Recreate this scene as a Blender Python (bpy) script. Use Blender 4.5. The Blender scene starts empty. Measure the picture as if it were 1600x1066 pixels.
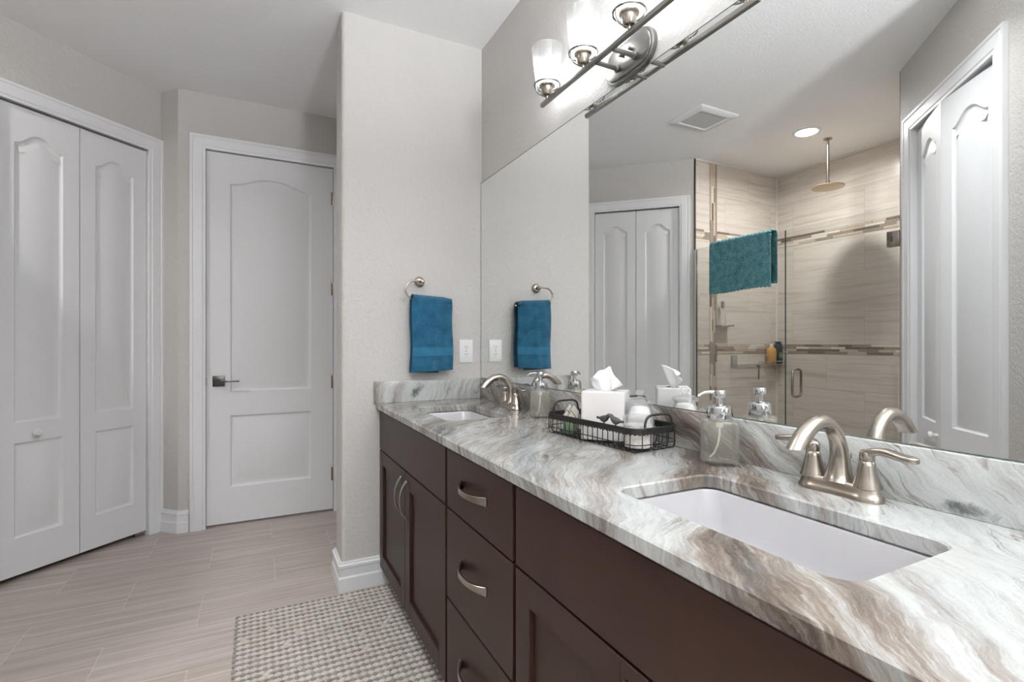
import bpy, bmesh, math, random
from mathutils import Vector, Matrix
random.seed(7)
PI = math.pi
S = bpy.context.scene
COL = S.collection

# ------------------------------------------------------------------ camera, world, light, exposure
CAMZ = 1.171
cam_d = bpy.data.cameras.new('camera'); cam = bpy.data.objects.new('camera', cam_d); COL.objects.link(cam)
cam.location = (0, 0, CAMZ); cam.rotation_euler = (PI/2, 0, -math.radians(26.77))
cam_d.sensor_width = 36; cam_d.lens = 792/1600*36; cam_d.shift_y = 3/1600
cam_d.clip_start = .02
S.camera = cam
S.view_settings.view_transform = 'Standard'; S.view_settings.look = 'None'
S.view_settings.gamma = 1; S.view_settings.exposure = 0.58
S.view_settings.use_curve_mapping = False
W = bpy.data.worlds.new('world'); S.world = W; W.use_nodes = True
W.node_tree.nodes['Background'].inputs[0].default_value = (.8, .87, 1, 1)
W.node_tree.nodes['Background'].inputs[1].default_value = .6
S.cycles.sample_clamp_indirect = 3.0
S.cycles.blur_glossy = 1.0
BULB, DOWN, DOWN2, WINFILL, UPLIGHT = 38.0, 11.8, 5.0, 6.0, 285.0

def area(name, loc, rot, sx, sy, power, col=(1, 1, 1), spread=PI):
    l = bpy.data.lights.new(name, 'AREA'); l.shape = 'RECTANGLE'; l.size = sx; l.size_y = sy
    l.energy = power; l.color = col; l.spread = spread
    o = bpy.data.objects.new(name, l); COL.objects.link(o); o.location = loc; o.rotation_euler = rot
    return o
# fill light added as daylight from a made-up window behind the camera
area('added_window_fill', (-.6, -3.52, 1.5), (PI/2, 0, 0), 1.7, 1.5, WINFILL, (.92, .96, 1))

# ------------------------------------------------------------------ helpers
def srgb(r, g, b):
    f = lambda c: (c/255/12.92) if c/255 <= .04045 else ((c/255+.055)/1.055)**2.4
    return (f(r), f(g), f(b), 1)

class N:
    """small node builder"""
    def __init__(s, name):
        s.m = bpy.data.materials.new(name); s.m.use_nodes = True
        s.t = s.m.node_tree; s.n = s.t.nodes; s.b = s.n['Principled BSDF']; s.out = s.n['Material Output']
    def add(s, typ, **k):
        n = s.n.new(typ)
        for a, v in k.items(): setattr(n, a, v)
        return n
    def link(s, a, b): s.t.links.new(a, b)
    def put(s, sock, v):
        if isinstance(v, bpy.types.NodeSocket): s.link(v, sock)
        elif v is not None: sock.default_value = v
    def math(s, op, a, b=None, c=None):
        n = s.add('ShaderNodeMath', operation=op)
        for i, v in enumerate((a, b, c)):
            if v is not None: s.put(n.inputs[i], v)
        return n.outputs[0]
    def noise(s, vec, scale, detail=4, rough=.5, dist=0):
        n = s.add('ShaderNodeTexNoise'); s.put(n.inputs['Vector'], vec); n.inputs['Scale'].default_value = scale
        n.inputs['Detail'].default_value = detail; n.inputs['Roughness'].default_value = rough; n.inputs['Distortion'].default_value = dist
        return n
    def ramp(s, fac, stops, interp='LINEAR'):
        n = s.add('ShaderNodeValToRGB'); s.put(n.inputs[0], fac); r = n.color_ramp; r.interpolation = interp
        while len(r.elements) < len(stops): r.elements.new(.5)
        for e, (p, c) in zip(r.elements, stops): e.position = p; e.color = c
        return n.outputs[0]
    def mix(s, fac, a, b, blend='MIX'):
        n = s.add('ShaderNodeMix', data_type='RGBA', blend_type=blend)
        s.put(n.inputs[0], fac); s.put(n.inputs[6], a); s.put(n.inputs[7], b); return n.outputs[2]
    def pos(s):
        return s.add('ShaderNodeNewGeometry').outputs['Position']
    def obj(s):
        return s.add('ShaderNodeTexCoord').outputs['Object']
    def sep(s, v):
        n = s.add('ShaderNodeSeparateXYZ'); s.link(v, n.inputs[0]); return n.outputs
    def comb(s, x=0., y=0., z=0.):
        n = s.add('ShaderNodeCombineXYZ')
        for i, v in enumerate((x, y, z)): s.put(n.inputs[i], v)
        return n.outputs[0]
    def bump(s, h, strength=.2, dist=.01):
        n = s.add('ShaderNodeBump'); n.inputs['Strength'].default_value = strength; n.inputs['Distance'].default_value = dist
        s.put(n.inputs['Height'], h); s.link(n.outputs[0], s.b.inputs['Normal'])
    def set(s, **k):
        for a, v in k.items(): s.put(s.b.inputs[a.replace('_', ' ')], v)
        return s

def plain(name, col, rough=.5, metal=0., var=.06, scale=30, bump=0., spec=.5, coat=0.):
    n = N(name); c = Vector(col[:3])
    nz = n.noise(n.obj(), scale, 3)
    col_o = n.ramp(nz.outputs[0], [(.25, tuple(c*(1-var))+(1,)), (.75, tuple(min(x*(1+var), 1) for x in c)+(1,))])
    n.set(Base_Color=col_o, Roughness=rough, Metallic=metal)
    n.b.inputs['Specular IOR Level'].default_value = spec
    n.b.inputs['Coat Weight'].default_value = coat
    if bump: n.bump(nz.outputs[0], bump, .004)
    return n.m

def m_paint(name, col, bump=.6, scale=55, rough=.6):
    n = N(name); p = n.pos()
    a = n.noise(p, scale, 5, .6, .4); b = n.noise(p, scale*2.6, 2)
    h = n.math('ADD', n.math('SMOOTH_MIN', a.outputs[0], .58, .1), n.math('MULTIPLY', b.outputs[0], .25))
    n.set(Base_Color=col, Roughness=rough); n.b.inputs['Specular IOR Level'].default_value = .3
    n.bump(h, bump, .010); return n.m

def m_glass(name, tint=(1, 1, 1, 1), amount=.12, rough=.02, milk=0., milkcol=(1, 1, 1, 1), facing=.25):
    """thin glass: mostly clear, glossy by angle, with an optional milky share"""
    n = N(name); n.n.remove(n.b)
    tr = n.add('ShaderNodeBsdfTransparent'); tr.inputs[0].default_value = tint
    gl = n.add('ShaderNodeBsdfGlossy'); gl.inputs[1].default_value = rough
    lw = n.add('ShaderNodeLayerWeight'); lw.inputs[0].default_value = facing
    f = n.math('ADD', n.math('MULTIPLY', lw.outputs['Fresnel'], .6), amount*.3)
    mx = n.add('ShaderNodeMixShader'); n.link(f, mx.inputs[0]); n.link(tr.outputs[0], mx.inputs[1]); n.link(gl.outputs[0], mx.inputs[2])
    o = mx.outputs[0]
    if milk:
        tl = n.add('ShaderNodeBsdfTranslucent'); tl.inputs[0].default_value = milkcol
        df = n.add('ShaderNodeBsdfDiffuse'); df.inputs[0].default_value = milkcol
        m1 = n.add('ShaderNodeMixShader'); m1.inputs[0].default_value = .5
        n.link(tl.outputs[0], m1.inputs[1]); n.link(df.outputs[0], m1.inputs[2])
        nz = n.noise(n.obj(), 220, 2)
        k = n.math('ADD', n.math('MULTIPLY', n.math('GREATER_THAN', nz.outputs[0], .62), milk*.8), milk)
        k = n.math('ADD', k, n.math('MULTIPLY', lw.outputs['Facing'], milk*1.2))
        m2 = n.add('ShaderNodeMixShader'); n.link(k, m2.inputs[0]); n.link(o, m2.inputs[1]); n.link(m1.outputs[0], m2.inputs[2]); o = m2.outputs[0]
    n.link(o, n.out.inputs[0]); return n.m

def m_emit(name, col, strength):
    n = N(name); n.set(Base_Color=(0, 0, 0, 1)); n.b.inputs['Emission Color'].default_value = col
    n.b.inputs['Emission Strength'].default_value = strength; return n.m

def m_stone(name, k, off=0., blot=None):
    """layered granite: bands across p = .76x - .65y + k z, gently warped, with streaks along them"""
    n = N(name); P = n.pos(); x, y, z = n.sep(P)
    p = n.math('ADD', n.math('ADD', n.math('MULTIPLY', x, .76), n.math('MULTIPLY', y, -.65)), n.math('MULTIPLY_ADD', z, k, off))
    q = n.math('ADD', n.math('ADD', n.math('MULTIPLY', x, .65), n.math('MULTIPLY', y, .76)), n.math('MULTIPLY', z, .8))
    def str_(fp, fq, seed, det, rough=.6, dist=0.):
        return n.noise(n.comb(n.math('MULTIPLY', pw, fp), n.math('MULTIPLY', q, fq), seed), 1., det, rough, dist).outputs[0]
    w0 = n.noise(n.comb(n.math('MULTIPLY', p, 2.2), n.math('MULTIPLY', q, 3.4), .3), 1., 2, .5).outputs[0]
    w1 = n.noise(n.comb(n.math('MULTIPLY', p, 9.), n.math('MULTIPLY', q, 11.), .9), 1., 4, .6).outputs[0]
    w2 = n.noise(n.comb(n.math('MULTIPLY', p, 42.), n.math('MULTIPLY', q, 34.), .2), 1., 4, .7).outputs[0]
    pw = n.math('ADD', p, n.math('ADD', n.math('MULTIPLY_ADD', w0, .17, -.085), n.math('ADD', n.math('MULTIPLY_ADD', w1, .034, -.017), n.math('MULTIPLY_ADD', w2, .010, -.005))))
    bands = [(-1.30, .30), (-1.18, .55), (-1.10, .30), (-1.02, .55), (-.94, .34), (-.86, .58), (-.78, .30), (-.71, .56), (-.65, .40), (-.60, .58), (-.54, .26), (-.47, .50), (-.40, .36), (-.33, .47), (-.26, .30), (-.18, .44), (-.11, .24), (-.05, .56), (-.01, .22), (.05, .14), (.095, .35), (.115, .78), (.155, .98), (.185, .55), (.215, .40), (.245, .66), (.272, .42), (.295, .08), (.325, .44), (.355, .20), (.42, .10), (.60, .22)]
    g = n.ramp(n.math('MULTIPLY_ADD', pw, .5, .67), [(.67+.5*a_, (v_, v_, v_, 1)) for a_, v_ in bands])
    st = str_(150., 15., 1.7, 6, .72, .3); st2 = str_(46., 4.6, 4.1, 5, .66, .4)
    f = n.math('MULTIPLY_ADD', n.math('MULTIPLY_ADD', g, 1.25, .45), n.math('ADD', n.math('MULTIPLY_ADD', st, .86, -.43), n.math('MULTIPLY_ADD', st2, .66, -.33)), n.math('MULTIPLY', g, .80))
    c = n.ramp(f, [(.02, srgb(196, 198, 196)), (.13, srgb(182, 183, 180)), (.24, srgb(162, 161, 158)), (.36, srgb(140, 134, 128)), (.48, srgb(117, 107, 99)), (.64, srgb(92, 83, 76)), (.84, srgb(64, 59, 55))])
    tint = n.noise(P, 5., 2, .5).outputs[0]
    c = n.mix(n.ramp(tint, [(.45, (0, 0, 0, 1)), (.65, (.35, .35, .35, 1))]), c, n.mix(.5, c, srgb(186, 194, 198)))
    vn = n.math('ABSOLUTE', n.math('SUBTRACT', str_(16., 1.6, 7.7, 4, .6, .5), .5))
    vm = n.noise(P, 7., 2, .5).outputs[0]
    c = n.mix(n.math('MULTIPLY', n.ramp(vn, [(.0, (.8, .8, .8, 1)), (.016, (0, 0, 0, 1))]), n.ramp(vm, [(.42, (0, 0, 0, 1)), (.6, (1, 1, 1, 1))])), c, srgb(104, 88, 76))
    sp = n.noise(P, 190, 4, .7).outputs[0]
    c = n.mix(n.ramp(sp, [(.56, (0, 0, 0, 1)), (.72, (.5, .5, .5, 1))]), c, srgb(132, 121, 112))
    if blot:      # a dark mineral patch with a ragged outline
        ax, h0, z0, rh, rz, slant = blot
        hh = n.math('SUBTRACT', (x, y)[ax], h0); zz = n.math('SUBTRACT', z, z0)
        hh = n.math('MULTIPLY_ADD', zz, slant, hh)
        d = n.math('SQRT', n.math('ADD', n.math('POWER', n.math('DIVIDE', hh, rh), 2.), n.math('POWER', n.math('DIVIDE', zz, rz), 2.)))
        nz_ = n.noise(P, 55., 5, .7, .6).outputs[0]
        d = n.math('ADD', d, n.math('MULTIPLY_ADD', nz_, 1.8, -.9))
        c = n.mix(n.ramp(d, [(.25, (.9, .9, .9, 1)), (.85, (0, 0, 0, 1))]), c, n.mix(n.ramp(st, [(.46, (0, 0, 0, 1)), (.66, (1, 1, 1, 1))]), srgb(34, 36, 35), srgb(128, 128, 120)))
    n.set(Base_Color=c, Roughness=.15); n.b.inputs['Specular IOR Level'].default_value = .45
    return n.m

def m_floor():
    n = N('floor_tile'); P = n.pos(); x, y, z = n.sep(P)
    row = n.math('FLOOR', n.math('DIVIDE', n.math('SUBTRACT', y, 2.45), .305))
    par = n.math('ABSOLUTE', n.math('MODULO', row, 2.))
    u = n.math('ADD', n.math('DIVIDE', n.math('ADD', x, .22), .61), n.math('MULTIPLY', par, .5))
    col = n.math('FLOOR', u)
    fu = n.math('ABSOLUTE', n.math('SUBTRACT', n.math('SUBTRACT', u, col), .5))     # .5 at joints
    v = n.math('DIVIDE', n.math('SUBTRACT', y, 2.45), .305)
    fv = n.math('ABSOLUTE', n.math('SUBTRACT', n.math('SUBTRACT', v, row), .5))
    ju = n.math('GREATER_THAN', fu, .5-.0026); jv = n.math('GREATER_THAN', fv, .5-.004)
    wn = n.add('ShaderNodeTexWhiteNoise', noise_dimensions='2D'); n.link(n.comb(row, col), wn.inputs['Vector'])
    rnd = wn.outputs['Value']
    a = n.noise(n.comb(n.math('MULTIPLY', x, 1.6), n.math('MULTIPLY', y, 30.), n.math('MULTIPLY', rnd, 20.)), 1., 5, .6, .15).outputs[0]
    b = n.noise(n.comb(n.math('MULTIPLY', x, 4.), n.math('MULTIPLY', y, 150.), n.math('MULTIPLY', rnd, 9.)), 1., 3, .6).outputs[0]
    c = n.ramp(a, [(.25, srgb(160, 148, 140)), (.45, srgb(178, 166, 158)), (.6, srgb(190, 179, 171)), (.78, srgb(205, 196, 189))])
    c = n.mix(n.ramp(b, [(.45, (0, 0, 0, 1)), (.7, (.5, .5, .5, 1))]), c, srgb(150, 136, 127))
    e = n.noise(n.comb(n.math('MULTIPLY', x, .8), n.math('MULTIPLY', y, 75.), n.math('MULTIPLY', rnd, 33.)), 1., 4, .65).outputs[0]
    c = n.mix(n.ramp(e, [(.54, (0, 0, 0, 1)), (.68, (.75, .75, .75, 1))]), c, srgb(216, 207, 200))
    c = n.mix(n.math('MULTIPLY', rnd, .22), c, srgb(160, 150, 144))
    c = n.mix(n.math('MULTIPLY', n.math('MAXIMUM', ju, n.math('MULTIPLY', jv, .3)), .55), c, srgb(212, 204, 198))
    n.set(Base_Color=c, Roughness=.42); n.bump(n.math('SUBTRACT', 1., n.math('MAXIMUM', ju, jv)), .25, .001)
    return n.m

def m_shower(name, axis, off):
    """large stone-look wall tiles with horizontal veins; axis 0 = wall along x, 1 = along y"""
    n = N(name); P = n.pos(); s = n.sep(P); h = s[axis]; z = s[2]
    up = n.math('GREATER_THAN', z, 2.11); lo = n.math('LESS_THAN', z, 1.11)
    zz = n.math('SUBTRACT', z, n.math('SUBTRACT', n.math('MULTIPLY_ADD', up, .99, 1.159), n.math('MULTIPLY', lo, .084)))
    v = n.math('DIVIDE', zz, .302); row = n.math('FLOOR', v)
    par = n.math('ABSOLUTE', n.math('MODULO', row, 2.))
    u = n.math('ADD', n.math('DIVIDE', n.math('SUBTRACT', h, off), .61), n.math('MULTIPLY', par, .5)); col = n.math('FLOOR', u)
    fu = n.math('ABSOLUTE', n.math('SUBTRACT', n.math('SUBTRACT', u, col), .5)); fv = n.math('ABSOLUTE', n.math('SUBTRACT', n.math('SUBTRACT', v, row), .5))
    j = n.math('MAXIMUM', n.math('GREATER_THAN', fu, .5-.0025), n.math('GREATER_THAN', fv, .5-.005))
    wn = n.add('ShaderNodeTexWhiteNoise', noise_dimensions='3D'); n.link(n.comb(row, col, n.math('MULTIPLY_ADD', up, 3., lo)), wn.inputs['Vector'])
    rnd = wn.outputs['Value']
    warp = n.noise(n.comb(n.math('MULTIPLY', h, 3.), n.math('MULTIPLY', z, 4.), n.math('MULTIPLY', rnd, 30.)), 1., 3, .5).outputs[0]
    zz2 = n.math('MULTIPLY_ADD', warp, .03, z)
    a = n.noise(n.comb(n.math('MULTIPLY', h, 1.5), n.math('MULTIPLY', zz2, 26.), n.math('MULTIPLY', rnd, 40.)), 1., 5, .6, .3).outputs[0]
    c = n.ramp(a, [(.25, srgb(186, 175, 165)), (.42, srgb(206, 196, 187)), (.55, srgb(217, 209, 201)), (.66, srgb(206, 197, 188)), (.80, srgb(232, 227, 221))])
    c = n.mix(n.math('MULTIPLY', rnd, .15), c, srgb(178, 166, 154))
    c = n.mix(n.math('MULTIPLY', j, .5), c, srgb(160, 148, 136))
    n.set(Base_Color=c, Roughness=.2)
    return n.m

M = dict(
    wall=m_paint('wall_paint', srgb(200, 196.5, 193)),
    ceil=m_paint('ceiling_paint', srgb(248, 248, 249), .5, 70),
    trim=plain('white_trim_paint', srgb(234, 234, 236), .35, var=.01),
    door=plain('white_door_paint', srgb(232, 232, 234), .45, var=.01, spec=.3),
    floor=m_floor(), shx=m_shower('shower_tile_across', 0, -1.55), shy=m_shower('shower_tile_along', 1, 2.375),
    stone=m_stone('counter_granite', .3, -.264), stone_e=m_stone('end_splash_granite', -.335, 1.78, (0, .715, .928, .036, .050, -.6)), stone_b=m_stone('back_splash_granite', .9, -.84, (1, .415, .892, .055, .018, 0.)),
    wood=plain('espresso_wood', srgb(50, 31, 24), .42, var=.16, scale=7, spec=.3),
    woodin=plain('cabinet_inside', srgb(20, 15, 14), .6),  # near-black carcass colour adds to the shade in the gaps between fronts
    nickel=plain('brushed_nickel', srgb(168, 160, 150), .26, 1., .05, 60),
    chrome=plain('polished_chrome', srgb(216, 217, 219), .1, 1., .02),
    steel=plain('satin_steel_bar', srgb(140, 138, 135), .3, 1., .03),
    dark=plain('dark_metal', srgb(84, 82, 80), .35, 1., .04),
    black=plain('black_wire_iron', srgb(36, 34, 33), .5, .4, .1),
    porcelain=plain('white_porcelain', srgb(190, 188, 190), .08, var=.01, coat=.3),
    plastic=plain('white_plastic', srgb(236, 236, 234), .35, var=.01),
    darkslot=plain('dark_slot', srgb(60, 58, 56), .6),
    ceramic=plain('matte_white_box', srgb(208, 204, 202), .4, var=.01),
    tissue=plain('tissue_paper', srgb(244, 244, 244), .9, var=.01),
    glass=m_glass('clear_pane_glass', (.965, .975, .97, 1), .1),
    jarglass=m_glass('jar_glass', (.99, .99, .99, 1), .05, .05, .08, facing=.2),
    bottleglass=m_glass('bottle_glass', (.985, .986, .972, 1), .05, .03, .075, srgb(240, 238, 228), .18),
    greenglass=m_glass('green_glass', (.86, .94, .85, 1), .1, .04, .2, srgb(168, 198, 164), .25),
    pebble=plain('pebbled_clear_glass', srgb(226, 220, 214), .25, var=.25, scale=90, bump=.6),
    shade=m_glass('seeded_shade_glass', (.97, .97, .97, 1), .1, .15, .035, facing=.3),
    bulb=m_emit('frosted_bulb_light', (.93, .97, 1, 1), BULB),
    lens=m_emit('recessed_lamp_lens', (1, .97, .93, 1), 14.),
    paper=plain('cream_paper', srgb(214, 208, 198), .8, var=.03),
    paperdark=plain('grey_paper_edge', srgb(82, 76, 72), .8),
    wool=plain('white_cotton', srgb(244, 241, 240), .9, var=.03, scale=40, bump=.4),
    tan=plain('amber_plastic', srgb(206, 158, 86), .35, var=.08), navy=plain('charcoal_plastic', srgb(48, 54, 66), .3, var=.1),
    greenlab=plain('green_print', srgb(96, 140, 84), .5, var=.1), whitecap=plain('white_cap', srgb(232, 228, 218), .4),
    greyplast=plain('grey_plastic', srgb(158, 152, 148), .5),
    tube=plain('clear_dip_tube', srgb(232, 232, 222), .5, var=.02),
)
def m_towel(name, dark, light, scale=260, rough=1., bump=.8):
    n = N(name); o = n.pos(); a = n.noise(o, scale, 4, .7); b = n.noise(o, 22, 3)
    f = n.math('ADD', n.math('MULTIPLY', a.outputs[0], .6), n.math('MULTIPLY', b.outputs[0], .4))
    n.set(Base_Color=n.ramp(f, [(.35, dark), (.65, light)]), Roughness=rough); n.bump(a.outputs[0], bump, .004)
    n.b.inputs['Sheen Weight'].default_value = .25; n.b.inputs['Specular IOR Level'].default_value = .1
    return n.m
M['towel'] = m_towel('blue_terry', srgb(15, 57, 82), srgb(42, 98, 126))
M['band'] = m_towel('blue_woven_band', srgb(34, 86, 112), srgb(50, 106, 134), 400, .9, .3)
M['mat'] = m_towel('teal_chenille', srgb(48, 112, 124), srgb(126, 182, 188), 85, 1., .6)
M['rugl'] = m_towel('cream_yarn', srgb(176, 166, 156), srgb(214, 206, 197), 190, 1., .8)
M['rugd'] = m_towel('grey_yarn', srgb(108, 102, 97), srgb(152, 145, 139), 190, 1., .8)
MOS = [plain('mosaic_umber', srgb(120, 106, 96), .25, var=.05), plain('mosaic_taupe', srgb(154, 140, 127), .25, var=.05),
       plain('mosaic_sand', srgb(196, 180, 164), .25, var=.05), plain('mosaic_pearl', srgb(222, 214, 204), .2, var=.03)]
# brushed metal mirror
n = N('silvered_mirror'); n.set(Base_Color=(.945, .96, .95, 1), Metallic=1., Roughness=0.); M['mirror'] = n.m

class MB:
    def __init__(s): s.bm = bmesh.new(); s.mi = 0
    def _tag(s, before):
        if s.mi:
            for f in s.bm.faces:
                if f not in before: f.material_index = s.mi
    def box(s, a, b, bevel=0., segs=2, mat=None):
        n0 = len(s.bm.verts)
        x0, y0, z0 = (min(a[i], b[i]) for i in range(3)); x1, y1, z1 = (max(a[i], b[i]) for i in range(3))
        r = bmesh.ops.create_cube(s.bm, size=1.)
        vs = r['verts']
        for v in vs: v.co = Vector((x0 if v.co.x < 0 else x1, y0 if v.co.y < 0 else y1, z0 if v.co.z < 0 else z1))
        if mat: bmesh.ops.transform(s.bm, matrix=mat, verts=vs)
        fs = {f for v in vs for f in v.link_faces}
        for f in fs: f.material_index = s.mi
        if bevel:
            es = list({e for v in vs for e in v.link_edges})
            r = bmesh.ops.bevel(s.bm, geom=es, offset=bevel, segments=segs, affect='EDGES', profile=.5)
            for f in r['faces']: f.material_index = s.mi
        return s
    def rings(s, loops, cap0=True, cap1=True, closed=False):
        """bridge a list of equal length vertex loops"""
        L = [[s.bm.verts.new(p) for p in lp] for lp in loops]; k = len(L[0]); s.L = L
        pairs = list(zip(L[:-1], L[1:])) + ([(L[-1], L[0])] if closed else [])
        for A, B in pairs:
            for i in range(k):
                j = (i+1) % k
                try:
                    f = s.bm.faces.new((A[i], A[j], B[j], B[i])); f.material_index = s.mi
                except ValueError: pass
        if not closed:
            for c, lp in ((cap0, L[0][::-1]), (cap1, L[-1])):
                if c:
                    f = s.bm.faces.new(lp); f.material_index = s.mi
        return s
    def lathe(s, prof, c=(0, 0, 0), segs=32, axis='Z', cap0=True, cap1=True, arcs=None):
        lo = []
        for r, z in prof:
            lp = []
            for i in range(segs):
                a = 2*PI*i/segs; x, y = max(r, 1e-4)*math.cos(a), max(r, 1e-4)*math.sin(a)
                p = {'Z': (x, y, z), 'X': (z, x, y), 'Y': (y, z, x)}[axis]
                lp.append((c[0]+p[0], c[1]+p[1], c[2]+p[2]))
            lo.append(lp)
        return s.rings(lo, cap0, cap1)
    def tube(s, pts, r, segs=10, closed=False, flat=None, up=(0, 0, 1)):
        """sweep a round (or flat = (half width, half thickness) list) section along points"""
        P = [Vector(p) for p in pts]; k = len(P); R = r if isinstance(r, (list, tuple)) else [r]*k
        lo = []; prev = None
        for i in range(k):
            if closed: t = P[(i+1) % k]-P[i-1]
            else: t = P[min(i+1, k-1)]-P[max(i-1, 0)]
            t.normalize()
            if flat or prev is None:
                u = Vector(up); u = (u-t*u.dot(t))
                if u.length < 1e-4: u = Vector((1, 0, 0)); u = u-t*u.dot(t)
                u.normalize()
            else:
                u = prev-t*prev.dot(t); u.normalize()
            prev = u; w = t.cross(u)
            if flat:
                a, b = flat[i] if isinstance(flat[0], (tuple, list)) else flat
                e = .25
                sec = [(1, 1-e), (1-e*b/a, 1), (-1+e*b/a, 1), (-1, 1-e), (-1, -1+e), (-1+e*b/a, -1), (1-e*b/a, -1), (1, -1+e)]
                lo.append([P[i]+u*a*x+w*b*y for x, y in sec])
            else:
                lo.append([P[i]+(u*math.cos(2*PI*j/segs)+w*math.sin(2*PI*j/segs))*R[i] for j in range(segs)])
        return s.rings(lo, closed=closed)
    def prism(s, poly, z0, z1):
        return s.rings([[(x, y, z0) for x, y in poly], [(x, y, z1) for x, y in poly]])
    def fill(s, loops, z, flip=False, frame=None):
        """planar face between an outer loop and hole loops (2-d points), triangulated"""
        es = []
        vs = []
        for lp in loops:
            v = [s.bm.verts.new((p[0], p[1], z)) for p in lp]; vs.append(v)
            es += [s.bm.edges.new((v[i], v[(i+1) % len(v)])) for i in range(len(v))]
        r = bmesh.ops.triangle_fill(s.bm, use_beauty=True, use_dissolve=False, edges=es, normal=(0, 0, 1))
        for f in r['geom']:
            if isinstance(f, bmesh.types.BMFace): f.material_index = s.mi
        return vs
    def build(s, name, mat, parent=None, smooth=True, angle=35, loc=None):
        bm = s.bm
        bmesh.ops.remove_doubles(bm, verts=bm.verts, dist=1e-6)
        bmesh.ops.recalc_face_normals(bm, faces=bm.faces)
        me = bpy.data.meshes.new(name); bm.to_mesh(me); bm.free()
        for m in (mat if isinstance(mat, list) else [mat]): me.materials.append(m)
        if smooth:
            me.polygons.foreach_set('use_smooth', [True]*len(me.polygons)); me.set_sharp_from_angle(angle=math.radians(angle))
        o = bpy.data.objects.new(name, me); COL.objects.link(o)
        if parent: o.parent = parent
        if loc: o.location = loc
        return o

def tag(o, label=None, cat=None, group=None, kind=None):
    if label: o['label'] = label
    if cat: o['category'] = cat
    if group: o['group'] = group
    if kind: o['kind'] = kind
    return o
def thing(name, label, cat, loc=(0, 0, 0), rz=0., group=None):
    o = bpy.data.objects.new(name, None); COL.objects.link(o); o.location = loc; o.rotation_euler = (0, 0, rz)
    o.empty_display_size = .05
    return tag(o, label, cat, group)
def struct(name, mb, mat, label=None, parent=None, **k):
    o = mb.build(name, mat, parent, **k); o['kind'] = 'structure'
    if label: o['label'] = label
    return o
def copy_tree(o, parent=None, label=None):
    kids = list(o.children)
    c = o.copy(); COL.objects.link(c); c.parent = parent
    if label: c['label'] = label
    for ch in kids: copy_tree(ch, c)
    return c
def rrect(x0, y0, x1, y1, r, n=6):
    out = []
    for cx, cy, a0 in ((x1-r, y1-r, 0), (x0+r, y1-r, PI/2), (x0+r, y0+r, PI), (x1-r, y0+r, 1.5*PI)):
        out += [(cx+r*math.cos(a0+PI/2*i/n), cy+r*math.sin(a0+PI/2*i/n)) for i in range(n+1)]
    return out
def offset(poly, d):
    """inset a counter-clockwise 2-d polygon by d"""
    k = len(poly); out = []
    for i in range(k):
        a, b, c = (Vector(poly[(i+j) % k]) for j in (-1, 0, 1))
        e1 = (b-a); e2 = (c-b)
        if e1.length < 1e-7: e1 = e2
        if e2.length < 1e-7: e2 = e1
        n1 = Vector((-e1.y, e1.x)).normalized(); n2 = Vector((-e2.y, e2.x)).normalized()
        m = n1+n2; m = m/max(m.length_squared, .3)*2
        out.append((b.x+m.x*d, b.y+m.y*d))
    return out

# ------------------------------------------------------------------ room shell
H = 2.74; XM = 1.078; YE = 2.4974; YD = 3.715
R2 = math.sqrt(.5)
b = MB(); b.box((-2.6, -3.75, -.06), (2.6, 4.7, 0)); struct('floor', b, M['floor'], 'wood-look porcelain plank tiles in a brick pattern')
b = MB(); b.box((-2.6, -3.75, H), (2.6, 4.7, H+.06)); struct('ceiling', b, M['ceil'], 'textured white ceiling')
def wall(name, poly, z0=0., z1=H, mat='wall', label=None):
    b = MB(); b.prism(poly, z0, z1); return struct(name, b, M[mat], label, smooth=False)
wall('wall_right', [(XM, -3.6), (XM+.12, -3.6), (XM+.12, YE), (XM, YE)], label='wall behind the vanity mirror')
# end wall with rounded outer corners
rr = .02
poly = [(XM+.12, YE)] + [(.36+rr-rr*math.sin(a*PI/12), YE+rr-rr*math.cos(a*PI/12)) for a in range(7)] + \
       [(.36+rr-rr*math.cos(a*PI/12), YE+.19-rr+rr*math.sin(a*PI/12)) for a in range(7)] + [(XM+.12, YE+.19)]
b = MB(); b.prism(poly, 0, H); struct('wall_back', b, M['wall'], 'pale wall stub holding the towel ring', angle=50)
wall('wall_nook', [(.63, YE+.19), (.75, YE+.19), (.75, YD), (.63, YD)])
# door wall with an opening
DX0, DX1, DZ = -.284, .480, 2.391
b = MB(); b.prism([(-.43, YD), (DX0-.012, YD), (DX0-.012, YD+.11), (-.38, YD+.11)], 0, H)
b.prism([(DX1+.012, YD), (.75, YD), (.75, YD+.11), (DX1+.012, YD+.11)], 0, H)
b.prism([(DX0-.012, YD), (DX1+.012, YD), (DX1+.012, YD+.11), (DX0-.012, YD+.11)], DZ+.012, H)
struct('wall_door', b, M['wall'], 'wall around the hinged white door', smooth=False)
wall('wall_hall', [(-.6, YD+.9), (.9, YD+.9), (.9, YD+.98), (-.6, YD+.98)])
wall('wall_return', [(-.43, YD), (-.38, YD+.11), (-.44, 3.93), (-.532, 3.816)])
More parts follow.
